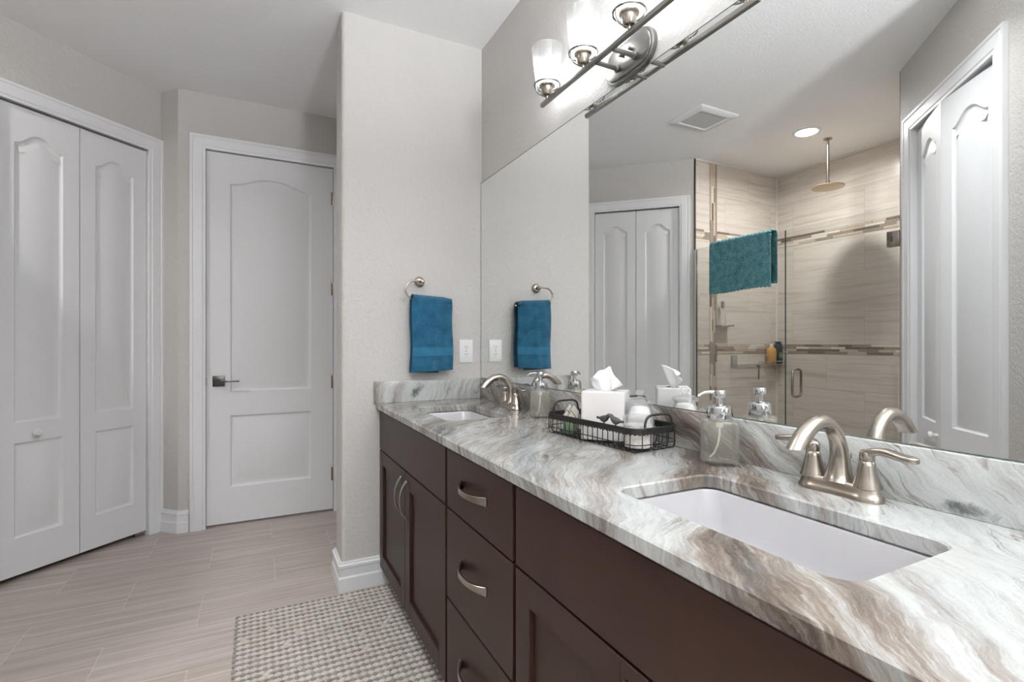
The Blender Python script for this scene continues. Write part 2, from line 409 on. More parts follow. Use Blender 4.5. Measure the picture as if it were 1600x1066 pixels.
# 45 degree closet walls: a frame along u (towards the right seen from the room) and n (into the room)
def frame45(p, u):
    u = Vector((u[0], u[1], 0)).normalized(); n = Vector((u.y, -u.x, 0))
    return Matrix(((u.x, n.x, 0, p[0]), (u.y, n.y, 0, p[1]), (0, 0, 1, 0), (0, 0, 0, 1)))
def closet_wall(name, L, F, o0, o1, top, label):
    b = MB()
    for x0, x1, z0, z1 in ((0, o0-.014, 0, H), (o1+.014, L, 0, H), (o0-.014, o1+.014, top+.014, H)):
        b.box((x0, -.11, z0), (x1, 0, z1))
    o = struct(name, b, M['wall'], label, smooth=False); o.matrix_world = F; return o
FL = frame45((-1.193, 3.153), (1, 1)); LL = .661/R2
FR = frame45((-.36, .79), (-1, 1)); LR = .812/R2
lo0, lo1 = (1.193-1.103)/R2, (1.193-.589)/R2
ro0, ro1 = (.515-.36)/R2, (1.055-.36)/R2
closet_wall('wall_left', LL, FL, lo0, lo1, 2.347, 'angled wall around the left closet doors')
closet_wall('wall_closet', LR, FR, ro0, ro1, 2.335, 'angled wall around the closet seen in the mirror')
for nm, F, L in (('wall_closet_inside', FL, LL), ('wall_closet_rear', FR, LR)):
    b = MB(); b.box((-.0, -.66, 0), (L, -.60, H)); b.box((-.0, -.60, 0), (.04, -.115, H)); b.box((L-.04, -.60, 0), (L, -.115, H))
    o = struct(nm, b, M['wall'], smooth=False); o.matrix_world = F
# shower walls
SX, SY0, SY1 = -2.245, 1.604, 3.150
wall('wall_shower_end', [(-1.19, SY1), (-1.19, SY1+.06), (SX-.1, SY1+.06), (SX-.1, SY1)], mat='shx', label='shower end wall of stone-look tiles')
wall('wall_shower_back', [(SX, SY0), (SX, SY1), (SX-.1, SY1), (SX-.1, SY0)], mat='shy', label='long shower wall of stone-look tiles')
wall('wall_shower_side', [(-1.185, SY0), (SX-.1, SY0), (SX-.1, SY0-.06), (-1.23, SY0-.06)], mat='shx')
# walls about the doorway where the camera stands, and the bedroom behind it
wall('wall_doorway', [(-.36, .79), (-.36, -.12), (-.46, -.12), (-.46, .83)])
wall('wall_front_left', [(-2.4, -.24), (-.36, -.24), (-.36, -.12), (-2.4, -.12)])
wall('wall_far_left', [(-2.5, -3.6), (-2.4, -3.6), (-2.4, -.12), (-2.5, -.12)])
b = MB()
for x0, x1, z0, z1 in ((-2.5, -1.5, 0, H), (.3, XM+.12, 0, H), (-1.5, .3, 0, .7), (-1.5, .3, 2.3, H)): b.box((x0, -3.7, z0), (x1, -3.6, z1))
struct('wall_front', b, M['wall'], smooth=False)
b = MB()
for a_, c_ in (((-1.5, .7), (.3, .76)), ((-1.5, 2.24), (.3, 2.3)), ((-1.5, .7), (-1.44, 2.3)), ((.24, .7), (.3, 2.3)), ((-.63, .7), (-.57, 2.3))):
    b.box((a_[0], -3.67, a_[1]), (c_[0], -3.61, c_[1]))
w1 = struct('added_window_1', b, M['trim'], 'unseen white window frame added behind the camera')  # unseen window, made up to carry the fill light
b = MB(); b.box((-1.48, -3.645, .72), (.28, -3.64, 2.28)); struct('pane', b, M['glass'], parent=w1)

# baseboards: moulded profile swept along a wall line (n points into the room)
BP = [(0, 0), (.017, 0), (.017, .062), (.0125, .070), (.0125, .105), (.0155, .110), (.0155, .122), (.009, .127), (.008, .135), (0, .137)]
def baseboard(name, pts, label=None):
    b = MB(); k = len(pts); lo = []
    for i in range(k):
        p = Vector(pts[i]); d = []
        if i > 0: e = (p-Vector(pts[i-1])).normalized(); d.append(Vector((e.y, -e.x)))
        if i < k-1: e = (Vector(pts[i+1])-p).normalized(); d.append(Vector((e.y, -e.x)))
        m = sum(d, Vector((0, 0))); m = m/m.length_squared*len(d) if len(d) > 1 else m
        lo.append([(p.x+m.x*t, p.y+m.y*t, z) for t, z in BP])
    b.rings(lo); return struct(name, b, M['trim'], label, angle=20)
baseboard('baseboard_back', [(.63, YE+.19), (.36, YE+.19), (.36, YE), (.60, YE)][::-1] if False else [(.63, YE+.191), (.359, YE+.191), (.359, YE-.001), (.58, YE-.001)][::1], 'white baseboard wrapping the wall stub')
baseboard('baseboard_left', [(-.5315, 3.8145), (-.4295, YD-.001), (-.374, YD-.001)], 'short white baseboard between the two door frames')
baseboard('baseboard_doorway', [(-.4405, .872), (-.359, .79), (-.359, -.12)][::-1][::-1])
baseboard('baseboard_nook', [(.565, YD-.001), (.629, YD-.001), (.629, YE+.2)])

# casings: stepped flat profile, mitred, around an opening in a wall frame (x along, y out, z up)
CP = [(0, 0), (0, .011), (.014, .013), (.018, .016), (.060, .019), (.066, .016), (.072, .020), (.084, .020), (.084, 0)]
def casing(name, x0, x1, top, F, label=None):
    b = MB(); lo = []
    lo.append([(x0-t, h, 0) for t, h in CP]); lo.append([(x0-t, h, top+t) for t, h in CP])
    lo.append([(x1+t, h, top+t) for t, h in CP]); lo.append([(x1+t, h, 0) for t, h in CP])
    b.rings(lo)
    # jamb lining
    for a_, c_ in (((x0-.014, -.11, 0), (x0-.002, .001, top+.012)), ((x1+.002, -.11, 0), (x1+.014, .001, top+.012)), ((x0-.014, -.11, top+.002), (x1+.014, .001, top+.014))):
        b.box(a_, c_)
    o = struct(name, b, M['trim'], label, angle=20); o.matrix_world = F; return o
casing('trim_1', DX0, DX1, DZ, Matrix.Translation((0, YD, 0)) @ Matrix.Scale(-1, 4, (0, 1, 0)), 'white frame around the hinged door')
casing('trim_2', lo0, lo1, 2.347, FL, 'white frame around the left closet')
casing('trim_3', ro0, ro1, 2.335, FR, 'white frame around the closet seen in the mirror')

# ------------------------------------------------------------------ moulded doors
def arch_panel(x0, x1, z0, z1, rise, n=22):
    pts = [(x0, z0), (x1, z0)]
    if rise:
        for i in range(n+1):
            t = 1-2*i/n; s_ = min(1, max(0, (1-abs(t))/.93))
            pts.append(((x0+x1)/2+(x1-x0)/2*t, z1+rise*(.5-.5*math.cos(PI*min(1, s_*1.0)))))
    else: pts += [(x1, z1), (x0, z1)]
    return pts
def door_slab(name, w, h, panels, parent, loc, thick=.035, steps=((.0, 0.), (.007, -.0085), (.012, -.0105), (.019, -.0105), (.048, -.0005))):
    """x 0..w, z 0..h, face at y=0 looking to +y"""
    b = MB(); bm = b.bm
    P = [arch_panel(*p) for p in panels]
    b.fill([[(0, 0), (w, 0), (w, h), (0, h)]]+[offset(p, 0) for p in P], 0)
    for p in P:
        loops = [[(x, y, d) for x, y in offset(p, o)] for o, d in steps]
        b.rings(loops, cap0=False, cap1=False)
        b.fill([offset(p, steps[-1][0])], steps[-1][1])
    out = [(0, 0), (w, 0), (w, h), (0, h)]
    b.rings([[(x, y, 0) for x, y in out], [(x, y, -thick) for x, y in out]], cap0=False, cap1=True)
    for v in bm.verts: v.co = Vector((v.co.x, v.co.z, v.co.y))
    bmesh.ops.reverse_faces(bm, faces=bm.faces)
    return b.build(name, M['door'], parent, angle=25, loc=loc)

# hinged door in the far wall
d1 = thing('door_1', 'tall white two-panel hinged door with dark lever', None, (DX1-.002, YD+.012, 0), PI); d1['kind'] = 'structure'
dw = DX1-DX0-.006
door_slab('door_slab', dw, 2.372, [(.142, .142+.485, .230, .690, 0), (.142, .142+.485, .845, 2.180, .055)], d1, (0, 0, .014))
# lever: local x runs right to left in the picture
lx = DX1-.002-(-.214)
b = MB(); b.box((lx-.034, 0, .927-.034), (lx+.034, .008, .927+.034), .002); b.build('lever_plate', M['dark'], d1)
b = MB(); b.lathe([(.011, 0), (.011, .045)], (lx, .008, .927), 16, 'Y'); b.box((lx-.118, .043, .922), (lx+.008, .055, .932), .002); b.build('lever', M['dark'], d1)
b = MB(); b.box((dw-.001, -.02, .90), (dw+.002, -.004, .95), .001); b.build('latch_plate', M['black'], d1)
for hz in (2.18, 1.548, .90, .258):
    b = MB(); b.lathe([(.0065, -.048), (.0065, -.016), (.0058, -.0155), (.0065, -.015), (.0065, .015), (.0058, .0155), (.0065, .016), (.0065, .048), (.004, .053)], (-.002, .004, hz), 12)
    b.box((-.001, -.001, hz-.045), (.012, .0015, hz+.045)); b.build('hinge', M['nickel'], d1)

# bifold closet doors
def leaf_panels(w): return [(.076, w-.076, .182, .648, 0), (.076, w-.076, .748, 2.128, .055)]
def knob(parent, loc):
    b = MB(); b.lathe([(.009, 0), (.008, .012), (.012, .018), (.0185, .024), (.019, .032), (.015, .038), (.001, .040)], loc, 24, 'Y'); b.build('knob', M['plastic'], parent)
d2 = thing('door_2', 'white bifold closet door with arched panels at the left', None); d2['kind'] = 'structure'; d2.matrix_world = FL @ Matrix.Translation((lo0, -.012, .03))
lw = (lo1-lo0)/2
for i in (0, 1):
    lf = door_slab('door_leaf', lw-.004, 2.307, leaf_panels(lw-.004), d2, (i*lw+.002, 0, 0))
    if i == 0: knob(lf, (lw*.43, 0, .692))
b = MB(); b.box((2*lw-.06, -.028, -.022), (2*lw+.001, -.010, -.002)); b.lathe([(.006, -.022), (.006, .0)], (2*lw-.018, -.018, 0), 12); b.build('pivot_bracket', M['nickel'], d2)
FO = .050   # how far the half-open pair stands out at the fold
d3 = thing('door_3', 'white bifold closet door standing slightly open, seen in the mirror', None); d3['kind'] = 'structure'; d3.matrix_world = FR @ Matrix.Translation((ro0, -.022, .03))
hw = (ro1-ro0)/2; ang = math.atan2(FO, hw); lw3 = math.hypot(hw, FO)-.004
la = door_slab('door_leaf', lw3, 2.290, leaf_panels(lw3), d3, (.003, 0, 0)); la.rotation_euler = (0, 0, ang)
lb = door_slab('door_leaf', lw3, 2.290, leaf_panels(lw3), d3, (hw+.001, FO, 0)); lb.rotation_euler = (0, 0, -ang)
knob(lb, (.05, 0, .692))

# ------------------------------------------------------------------ vanity
CZ = .879; XC = .5196; XF = .536; VY0 = .112
Y1, Y2 = 1.525, 1.052        # cabinet joints
def handle_mb(L=.18, bulge=.030, w0=.0122, w1=.0078):
    b = MB(); n = 16; pts = []; fl = []
    for i in range(n+1):
        t = -1+2*i/n
        pts.append((0, bulge*(1-abs(t)**2.4)+.0015, t*L/2)); k = abs(t)**3
        fl.append((w1+(w0-w1)*k, .0032+.0012*k))
    b.tube(pts, 1, flat=fl, up=(1, 0, 0)); 
    for s_ in (-1, 1): b.box((-w0, -.0005, s_*L/2-.004), (w0, .006, s_*L/2+.004), .001)
    return b
hproto = handle_mb().build('handle', M['nickel'])
vproto = handle_mb(.152, .028, .0105, .0066).build('handle', M['nickel'])
first_handle = {}
def put_handle(parent, loc, horizontal):
    src = hproto if horizontal else vproto
    if src.name not in first_handle: o = src; first_handle[src.name] = 1
    else: o = src.copy(); COL.objects.link(o)
    o.parent = parent; o.location = loc
    # handle local: z along, y out. fronts face -X in the world
    o.rotation_euler = (PI/2, 0, 0) if False else ((0, 0, PI/2) if not horizontal else (PI/2, 0, PI/2))
    if horizontal:
        o.rotation_euler = Matrix(((0, -1, 0), (0, 0, 1), (-1, 0, 0))).to_euler()
    return o
def cabinet(label, ya, yb):
    t = thing('vanity_cabinet', label, 'cabinet', (XF, (ya+yb)/2, 0), 0, 'vanity base cabinets under the stone counter')
    y0, y1 = ya-(ya+yb)/2, yb-(ya+yb)/2; D = XM-XF-.001
    b = MB()
    b.box((.022, y0, .09), (D, y0+.018, .848)); b.box((.022, y1-.018, .09), (D, y1, .848)); b.box((.022, y0, .09), (D, y1, .108)); b.box((D-.01, y0, .09), (D, y1, .848))
    b.box((.022, y0, .80), (.04, y1, .848)); b.box((.022, y0, .09), (.04, y0+.035, .848)); b.box((.022, y1-.035, .09), (.04, y1, .848)); b.box((.022, y0, .635), (.04, y1, .68)); b.box((.022, y0, .0905), (.04, y1, .13))
    b.build('carcass', M['woodin'], t, smooth=False)
    b = MB(); b.box((.075, y0, 0), (.09, y1, .09)); b.build('toe_kick', M['woodin'], t, smooth=False)
    return t, y0, y1
def shaker(t, y0, y1, z0, z1, name='door'):
    b = MB(); sw = .066
    b.box((0, y0, z0), (.02, y0+sw, z1), .0012, 1); b.box((0, y1-sw, z0), (.02, y1, z1), .0012, 1)
    b.box((0, y0+sw, z0), (.02, y1-sw, z0+sw), .0012, 1); b.box((0, y0+sw, z1-sw), (.02, y1-sw, z1), .0012, 1)
    b.box((.011, y0+sw-.002, z0+sw-.002), (.017, y1-sw+.002, z1-sw+.002))
    return b.build(name, M['wood'], t, angle=30)
def slab(t, y0, y1, z0, z1, name):
    b = MB(); b.box((0, y0, z0), (.02, y1, z1), .0015, 1); return b.build(name, M['wood'], t, angle=30)
ZT, ZS, ZL = .840, .655, .088
c1, y0, y1 = cabinet('dark wood sink cabinet with two shaker doors against the towel wall', Y1, YE-.002)
slab(c1, y0+.008, y1-.004, ZS+.003, ZT, 'false_front')
sp = 2.022-(Y1+YE-.002)/2
da = shaker(c1, y0+.008, sp-.002, ZL, ZS-.003); db = shaker(c1, sp+.002, y1-.004, ZL, ZS-.003)
put_handle(da, (-.0, sp-.038, .545), False); put_handle(db, (-.0, sp+.044, .545), False)
c2, y0, y1 = cabinet('dark wood cabinet of three flat drawers between the sink cabinets', Y2, Y1)
for z0, z1, hz in ((ZS+.003, ZT, .757), (.375, ZS-.003, .523), (ZL, .369, .235)):
    dr = slab(c2, y0+.008, y1-.008, z0, z1, 'drawer'); put_handle(dr, (0, 1.298-(Y1+Y2)/2, hz), True)
c3, y0, y1 = cabinet('dark wood sink cabinet nearest the camera with wide plain front', VY0+.002, Y2)
slab(c3, y0+.004, y1-.008, ZS+.003, ZT, 'false_front')
sp = .598-(VY0+Y2)/2
da = shaker(c3, y0+.004, sp-.002, ZL, ZS-.003); db = shaker(c3, sp+.002, y1-.008, ZL, ZS-.003)
put_handle(da, (0, sp-.042, .545), False); put_handle(db, (0, sp+.042, .545), False)

# stone counter with two sink cut-outs
SINKS = ((.640, .363, .905, .814), (.640, 1.797, .905, 2.248))
def plate(b, outer, holes, z0, z1, ease):
    o2 = offset(outer, ease)
    H2 = [offset(h, -ease) for h in holes]
    b.fill([o2]+H2, z1); b.fill([o2]+H2, z0)
    b.rings([[(x, y, z0) for x, y in o2], [(x, y, z0+ease) for x, y in outer], [(x, y, z1-ease) for x, y in outer], [(x, y, z1) for x, y in o2]], False, False)
    for h, h2 in zip(holes, H2):
        b.rings([[(x, y, z0) for x, y in h2], [(x, y, z0+ease) for x, y in h], [(x, y, z1-ease) for x, y in h], [(x, y, z1) for x, y in h2]], False, False)
b = MB(); plate(b, [(XC, VY0), (XM-.001, VY0), (XM-.001, YE-.001), (XC, YE-.001)], [rrect(*s_, .035) for s_ in SINKS], CZ-.030, CZ, .0035)
ct = b.build('countertop', M['stone'], angle=30); tag(ct, 'long polished grey and brown veined stone counter with two sink cutouts', 'counter')
b = MB(); b.box((XM-.020, VY0, CZ), (XM-.0005, YE-.021, .983), .002); tag(b.build('backsplash', M['stone_b']), 'long low stone backsplash running under the mirror', 'backsplash')
b = MB(); b.box((.508, YE-.0205, CZ), (XM-.0005, YE-.0005, .983), .002); tag(b.build('side_splash', M['stone_e']), 'short stone splash against the towel wall with a dark blotch', 'backsplash')

def sink(i, label):
    x0, y0, x1, y1 = SINKS[i]; cx, cy = (x0+x1)/2, (y0+y1)/2; hx, hy = (x1-x0)/2, (y1-y0)/2
    t = thing('sink', label, 'sink', (cx, cy, CZ-.031), 0, 'undermount white sinks')
    b = MB()
    P = [(.012, -.0005, .045), (-.001, -.0005, .036), (-.003, -.006, .036), (-.010, -.06, .040), (-.018, -.105, .045), (-.030, -.128, .05), (-.055, -.140, .05), (-.085, -.146, .045), (-.118, -.149, .012)]
    loops = []
    for d, z, r in P:
        loops.append([(x, y, z) for x, y in rrect(-hx-d, -hy-d, hx+d, hy+d, r)])
    # outer shell
    Q = [(-.112, -.158, .018), (-.05, -.150, .05), (-.022, -.135, .05), (-.008, -.10, .045), (.004, -.02, .04), (.012, -.014, .045)]
    for d, z, r in Q: loops.append([(x, y, z) for x, y in rrect(-hx-d, -hy-d, hx+d, hy+d, r)])
    b.rings(loops, False, False, closed=True)
    b.build('basin', M['porcelain'], t, angle=60)
    b = MB(); b.lathe([(.001, -.1475), (.017, -.1475), (.022, -.1465), (.0235, -.149), (.016, -.165), (.016, -.20)], (0, 0, 0), 24); b.build('drain', M['nickel'], t)
sink(0, 'white undermount sink nearest the camera'); sink(1, 'white undermount sink near the towel wall')

# faucets: local x runs towards the user, y along the wall
def make_faucet(label, y):
    t = thing('faucet', label, 'faucet', (1.012, y, CZ), PI, 'two-handle nickel faucets')
    b = MB(); lo = []
    for z, g in ((0, .003), (.005, .003), (.010, .000), (.018, -.003), (.026, -.0045), (.029, -.007)):
        lp = []
        for i in range(64):
            a = 2*PI*i/64; yy = math.sin(a); xx = math.cos(a)
            L = .076+g; half = .026+g
            px = half*xx; py = L*math.copysign(abs(yy)**.55, yy)
            waist = 1-.22*(1-min(1, abs(py)/.05)**2) if abs(py) < .05 else 1
            if abs(py) > .051: px = math.copysign(min(abs(px), math.sqrt(max(0, (half)**2-(abs(py)-.051)**2))), px) if abs(py)-.051 < half else 0
            lp.append((px*waist, py, z))
        lo.append(lp)
    b.rings(lo); b.build('base_plate', M['nickel'], t, angle=50)
    for s_ in (-1, 1):
        b = MB(); b.lathe([(.0240, .024), (.0228, .029), (.0202, .037), (.0170, .050), (.0142, .064), (.0128, .0725), (.0120, .0730), (.0120, .0742)], (0, s_*.051, 0), 32)
        h = b.build('handle_base', M['nickel'], t, angle=50)
        b = MB(); b.lathe([(.0126, .0745), (.0128, .082), (.0120, .089), (.008, .0935), (.001, .0945)], (0, s_*.051, 0), 28)
        pts, fl = [], []
        for i in range(15):
            u = i/14; yy = .051+u*.082
            z = .0875+.0075*math.sin(min(1, u*2.6)*PI/2)-.011*max(0, (u-.25)/.75)**1.5+.004*max(0, (u-.7)/.3)
            pts.append((.0, s_*yy, z)); wv = .0095-.002*math.sin(PI*min(1, u*1.6))+.0025*max(0, (u-.45)/.55)
            if u > .85: wv *= 1-.75*((u-.85)/.15)**2
            fl.append((wv+.0015, .0074-.0030*u))
        b.tube(pts, 1, flat=fl, up=(1, 0, 0)); b.build('lever', M['nickel'], h, angle=60)
    # arched spout
    b = MB(); pts, rad = [], []
    key = [(0, .022, .0275), (-.001, .029, .0250), (-.002, .040, .0220), (-.003, .056, .0190), (-.002, .077, .0168), (.003, .097, .0152), (.013, .117, .0142), (.029, .133, .0138), (.050, .1415, .0138), (.072, .1405, .0143), (.092, .133, .0150), (.110, .120, .0156), (.122, .108, .0160), (.129, .099, .0162)]
    for i in range(len(key)-1):
        for k in range(4):
            u = k/4; a_ = [key[max(i-1, 0)], key[i], key[i+1], key[min(i+2, len(key)-1)]]
            f = lambda c: .5*((2*a_[1][c])+(-a_[0][c]+a_[2][c])*u+(2*a_[0][c]-5*a_[1][c]+4*a_[2][c]-a_[3][c])*u*u+(-a_[0][c]+3*a_[1][c]-3*a_[2][c]+a_[3][c])*u**3)
            pts.append((f(0), 0, f(1))); rad.append(f(2))
    pts.append((key[-1][0], 0, key[-1][1])); rad.append(key[-1][2])
    b.tube(pts, rad, 28); d = (Vector(pts[-1])-Vector(pts[-3])).normalized()
    for q in range(8):                      # the outlet is cut level
        ring = b.L[-8+q]; cz_ = sum(v.co.z for v in ring)/len(ring)
        for v in ring: v.co += d*(-(v.co.z-cz_)/d.z)*((q+1)/8)**1.5
    sp_ = b.build('spout', M['nickel'], t, angle=50)
    b = MB(); e = Vector(pts[-1]); b.lathe([(.0095, -.0015), (.0095, .003)], (e.x, 0, e.z), 20); b.build('aerator', M['darkslot'], sp_)
    b = MB(); b.lathe([(.003, .018), (.003, .062), (.0052, .064), (.0068, .068), (.0068, .073), (.0045, .078), (.001, .079)], (-.030, 0, 0), 16); b.build('lift_rod', M['nickel'], t)
    return t
make_faucet('brushed nickel arched faucet with two levers at the near sink', .594)
make_faucet('brushed nickel arched faucet with two levers at the far sink', 2.022)

# soap dispensers
def dispenser(label, x, y, rz):
    t = thing('soap_dispenser', label, 'soap dispenser', (x, y, CZ), rz, 'glass foaming soap dispensers')
    b = MB(); lo = []
    for h_, z, r in ((.030, 0, .018), (.0375, .002, .020), (.039, .006, .021), (.039, .099, .021), (.0382, .103, .0215), (.035, .1062, .023), (.026, .1085, .022), (.0245, .112, .0215)):
        lo.append([(px, py, z) for px, py in rrect(-h_, -h_, h_, h_, min(r, h_*.97))])
    for h_, z, r in ((.0225, .112, .020), (.024, .106, .021), (.032, .1040, .021), (.0360, .1015, .02), (.0368, .097, .019), (.0368, .010, .019), (.034, .008, .018)):
        lo.append([(px, py, z) for px, py in rrect(-h_, -h_, h_, h_, min(r, h_*.97))])
    b.rings(lo, True, True); b.build('bottle', M['bottleglass'], t, angle=50)
    b = MB(); k = 40; lo = []
    for r, z in ((.0255, .1065), (.0272, .109), (.0272, .129), (.0262, .137), (.020, .1425), (.0085, .1435)):
        lo.append([((r+(.0008 if i % 2 and r > .02 else 0))*math.cos(2*PI*i/k), (r+(.0008 if i % 2 and r > .02 else 0))*math.sin(2*PI*i/k), z) for i in range(k)])
    b.rings(lo); pc = b.build('pump_collar', M['chrome'], t, angle=40)
    b = MB(); b.lathe([(.0075, .1425), (.0075, .160), (.0135, .1605), (.0145, .163), (.0145, .175), (.0135, .178), (.001, .1785)], segs=28)
    b.tube([(.010, 0, .173), (.024, 0, .1735), (.036, 0, .172), (.044, 0, .1685), (.050, 0, .163)], [.0042, .004, .0036, .0032, .003], 12)
    b.build('pump_head', M['chrome'], pc, angle=40)
    b = MB(); b.lathe([(.008, .088), (.008, .1085)], segs=16); b.tube([(0, 0, .09), (0, .000, .07), (.002, -.006, .045), (.007, -.017, .022), (.013, -.030, .0095)], .0024, 8)
    b.build('dip_tube', M['tube'], t)
dispenser('clear glass foaming soap dispenser beside the near faucet', 1.000, .868, math.radians(150))
dispenser('clear glass foaming soap dispenser beside the far faucet', .992, 1.722, math.radians(150))

# ------------------------------------------------------------------ wire basket and what it holds
BC = Vector((.942, 1.232)); BA = math.radians(5); BL, BW = .2025, .086
def bpos(a_, c_):   # a along (towards camera), c towards the wall
    return BC+Vector((math.sin(BA), -math.cos(BA)))*a_+Vector((math.cos(BA), math.sin(BA)))*c_
bk = thing('wire_basket', 'black wire basket tray with scalloped rim and two bird figures', 'basket', (BC.x, BC.y, CZ), BA)
# local frame: x towards the wall, y away from the camera
def rimpath(h, d=0., r=.035, n=8): return rrect(-BW+d, -BL+d, BW-d, BL-d, r-d*.5, n)
def dense(poly, step):
    out = []
    for i in range(len(poly)):
        p, q = Vector(poly[i]), Vector(poly[(i+1) % len(poly)]); k = max(1, round((q-p).length/step))
        out += [p+(q-p)*(j/k) for j in range(k)]
    return out
b = MB(); pth = dense(rimpath(0), .0022); s_ = 0.; lo = []
ln = sum((pth[i]-pth[i-1]).length for i in range(len(pth)))
ns = round(ln/.0125)
for i, p in enumerate(pth):
    if i: s_ += (p-pth[i-1]).length
    q = p*(1-.0016/max(p.length, .01))
    dip = .0135+.0042*abs(math.sin(PI*ns*s_/ln))
    lo.append([(p.x, p.y, .0665), (p.x, p.y, .0665-dip), (q.x, q.y, .0665-dip), (q.x, q.y, .0665)])
b.rings(lo, closed=True)
b.tube([(p.x, p.y, .0665) for p in pth[::3]], .0022, 8, closed=True)
b.build('rim_band', M['black'], bk, angle=30)
b = MB(); wr = .0015
xs = [-BL+.022+i*(2*BL-.044)/17 for i in range(18)]
for yy in xs:
    e = BW-.001
    b.tube([(-e, yy, .064), (-e, yy, .016), (-e+.004, yy, .006), (-e+.014, yy, .0025), (e-.014, yy, .0025), (e-.004, yy, .006), (e, yy, .016), (e, yy, .064)], wr, 6)
for xx in (-.062, -.031, 0, .031, .062):
    e = BL-.001
    b.tube([(xx, -e, .064), (xx, -e, .016), (xx, -e+.004, .0075), (xx, -e+.014, .0055), (xx, e-.014, .0055), (xx, e-.004, .0075), (xx, e, .016), (xx, e, .064)], wr, 6)
b.tube([(p.x, p.y, .024) for p in pth[::4]], wr, 6, closed=True)
b.build('wire_mesh', M['black'], bk, angle=60)
for s_ in (-1, 1):
    b = MB(); pts = []
    e = BL-.002
    for i in range(25):
        u = -1+2*i/24; pts.append((.052*math.copysign(1-(1-abs(u))**2.2 if abs(u) < 1 else 1, u), s_*(e+.0), .055+.046*(1-abs(u)**3.2)))
    b.tube(pts, .0034, 10); b.build('handle', M['black'], bk, angle=60)
def bird(a_, facing):
    b = MB(); lo = []
    prof = [(-.030, .0015, .004, .006), (-.020, .0035, .003, .0055), (-.012, .007, .006, .0055), (-.004, .0095, .0095, .005), (.004, .0098, .0100, .006), (.010, .0085, .0085, .0085), (.0145, .0072, .0072, .0135), (.0185, .0062, .0062, .0165), (.0215, .003, .0035, .0165), (.0265, .0006, .0008, .0150)]
    for y_, rx, rz_, zc in prof:
        lo.append([(rx*math.cos(2*PI*j/14), facing*y_, zc+.008+rz_*math.sin(2*PI*j/14)) for j in range(14)])
    b.rings(lo); b.box((-.0015, -.002, -.002), (.0015, .002, .008))
    b.build('bird_figure', M['birdm'], bk, angle=60, loc=(-BW, -a_, .068))
M['birdm'] = plain('bird_bronze', srgb(78, 72, 72), .45, .5, .25, 120)
bird(.082, -1); bird(.128, 1)

# tissue box, standing askew in the basket
TB = Vector((.898, 1.203)); ta = math.atan2(-.098, .0855)
tb = thing('tissue_box', 'square white tissue box with a tissue pulled up', 'tissue box', (.938, 1.2335, CZ+.0075), ta)
b = MB(); hw_, hd_, ht_ = .064, .052, .142
outer = rrect(-hw_, -hd_, hw_, hd_, .008, 5); hole = [(.022*math.cos(2*PI*i/36)*1.4+.004, .022*math.sin(2*PI*i/36)) for i in range(36)]
def off_out(lp, z): return [(x, y, z) for x, y in lp]
b.fill([offset(outer, .004), hole], ht_)
b.rings([off_out(offset(outer, .004), ht_), off_out(offset(outer, .0012), ht_-.0014), off_out(outer, ht_-.004), off_out(outer, .002), off_out(offset(outer, .002), 0)], False, False)
b.rings([off_out(hole, ht_), off_out(hole, ht_-.01)], False, False)
b.rings([off_out(offset(outer, .004), 0), off_out(offset(outer, .004), .001)], True, False)
b.fill([offset(outer, .003)], .03); b.build('box_cover', M['ceramic'], tb, angle=40)
b = MB(); b.fill([[(x*1.0, y*1.0) for x, y in hole]], ht_-.009); b.build('opening_rim', M['darkslot'], tb)
b = MB(); nu, nv = 36, 18; vs = []
rnd = random.Random(3)
for j in range(nv+1):
    v = j/nv; row = []
    for i in range(nu+1):
        u = i/nu*2-1
        wdt = .020+.022*v**.8
        top = .058+.016*math.cos((u-.05)*2.6)-.010*max(0, u-.2)*1.4+.004*math.sin(u*9)
        x = u*wdt+.010*v*v*(.6+u*.8)-.004+.004*math.sin(v*4+u*3); z = ht_-.006+v*top-.018*v*max(0, u-.45)*1.2
        y = .021*math.sin(u*4.2+v*1.5)*(.25+.75*v)+.006*math.sin(u*11+v*7)*v+.010*v*math.cos(u*2)
        row.append(b.bm.verts.new((x, y, z)))
    vs.append(row)
for j in range(nv):
    for i in range(nu): b.bm.faces.new((vs[j][i], vs[j][i+1], vs[j+1][i+1], vs[j+1][i]))
tso = b.build('tissue_sheet', M['tissue'], tb, angle=80); md = tso.modifiers.new('thick', 'SOLIDIFY'); md.thickness = .0012

# jars
j1 = thing('glass_jar', 'round clear glass jar with knob lid holding white cotton', 'jar', (.985, 1.135, CZ+.0075), 0, 'glass jars in the basket')
b = MB(); b.lathe([(.030, 0), (.036, .003), (.040, .014), (.0405, .060), (.0395, .078), (.0345, .094), (.031, .100), (.0325, .106), (.038, .110), (.038, .1125), (.0345, .1125), (.030, .106), (.0285, .100), (.032, .093), (.037, .077), (.038, .060), (.0375, .015), (.034, .006), (.028, .004)], segs=40); b.build('jar_body', M['jarglass'], j1, angle=50)
b = MB(); b.lathe([(.030, .113), (.0385, .1132), (.039, .116), (.034, .121), (.022, .126), (.010, .1285), (.006, .132), (.006, .1345), (.011, .138), (.0128, .143), (.0105, .148), (.001, .150)], segs=36); b.build('jar_lid', M['jarglass'], j1, angle=50)
b = MB()
rnd = random.Random(5)
b.lathe([(.001, .005), (.030, .006), (.0355, .016), (.0362, .060), (.035, .076), (.030, .090), (.027, .0985), (.018, .102), (.001, .104)], segs=40)
for v in b.bm.verts:
    k = 1+.05*math.sin(v.co.z*160+math.atan2(v.co.y, v.co.x)*5)*(1 if v.co.xy.length > .02 else 0)-.05
    v.co.x *= k; v.co.y *= k
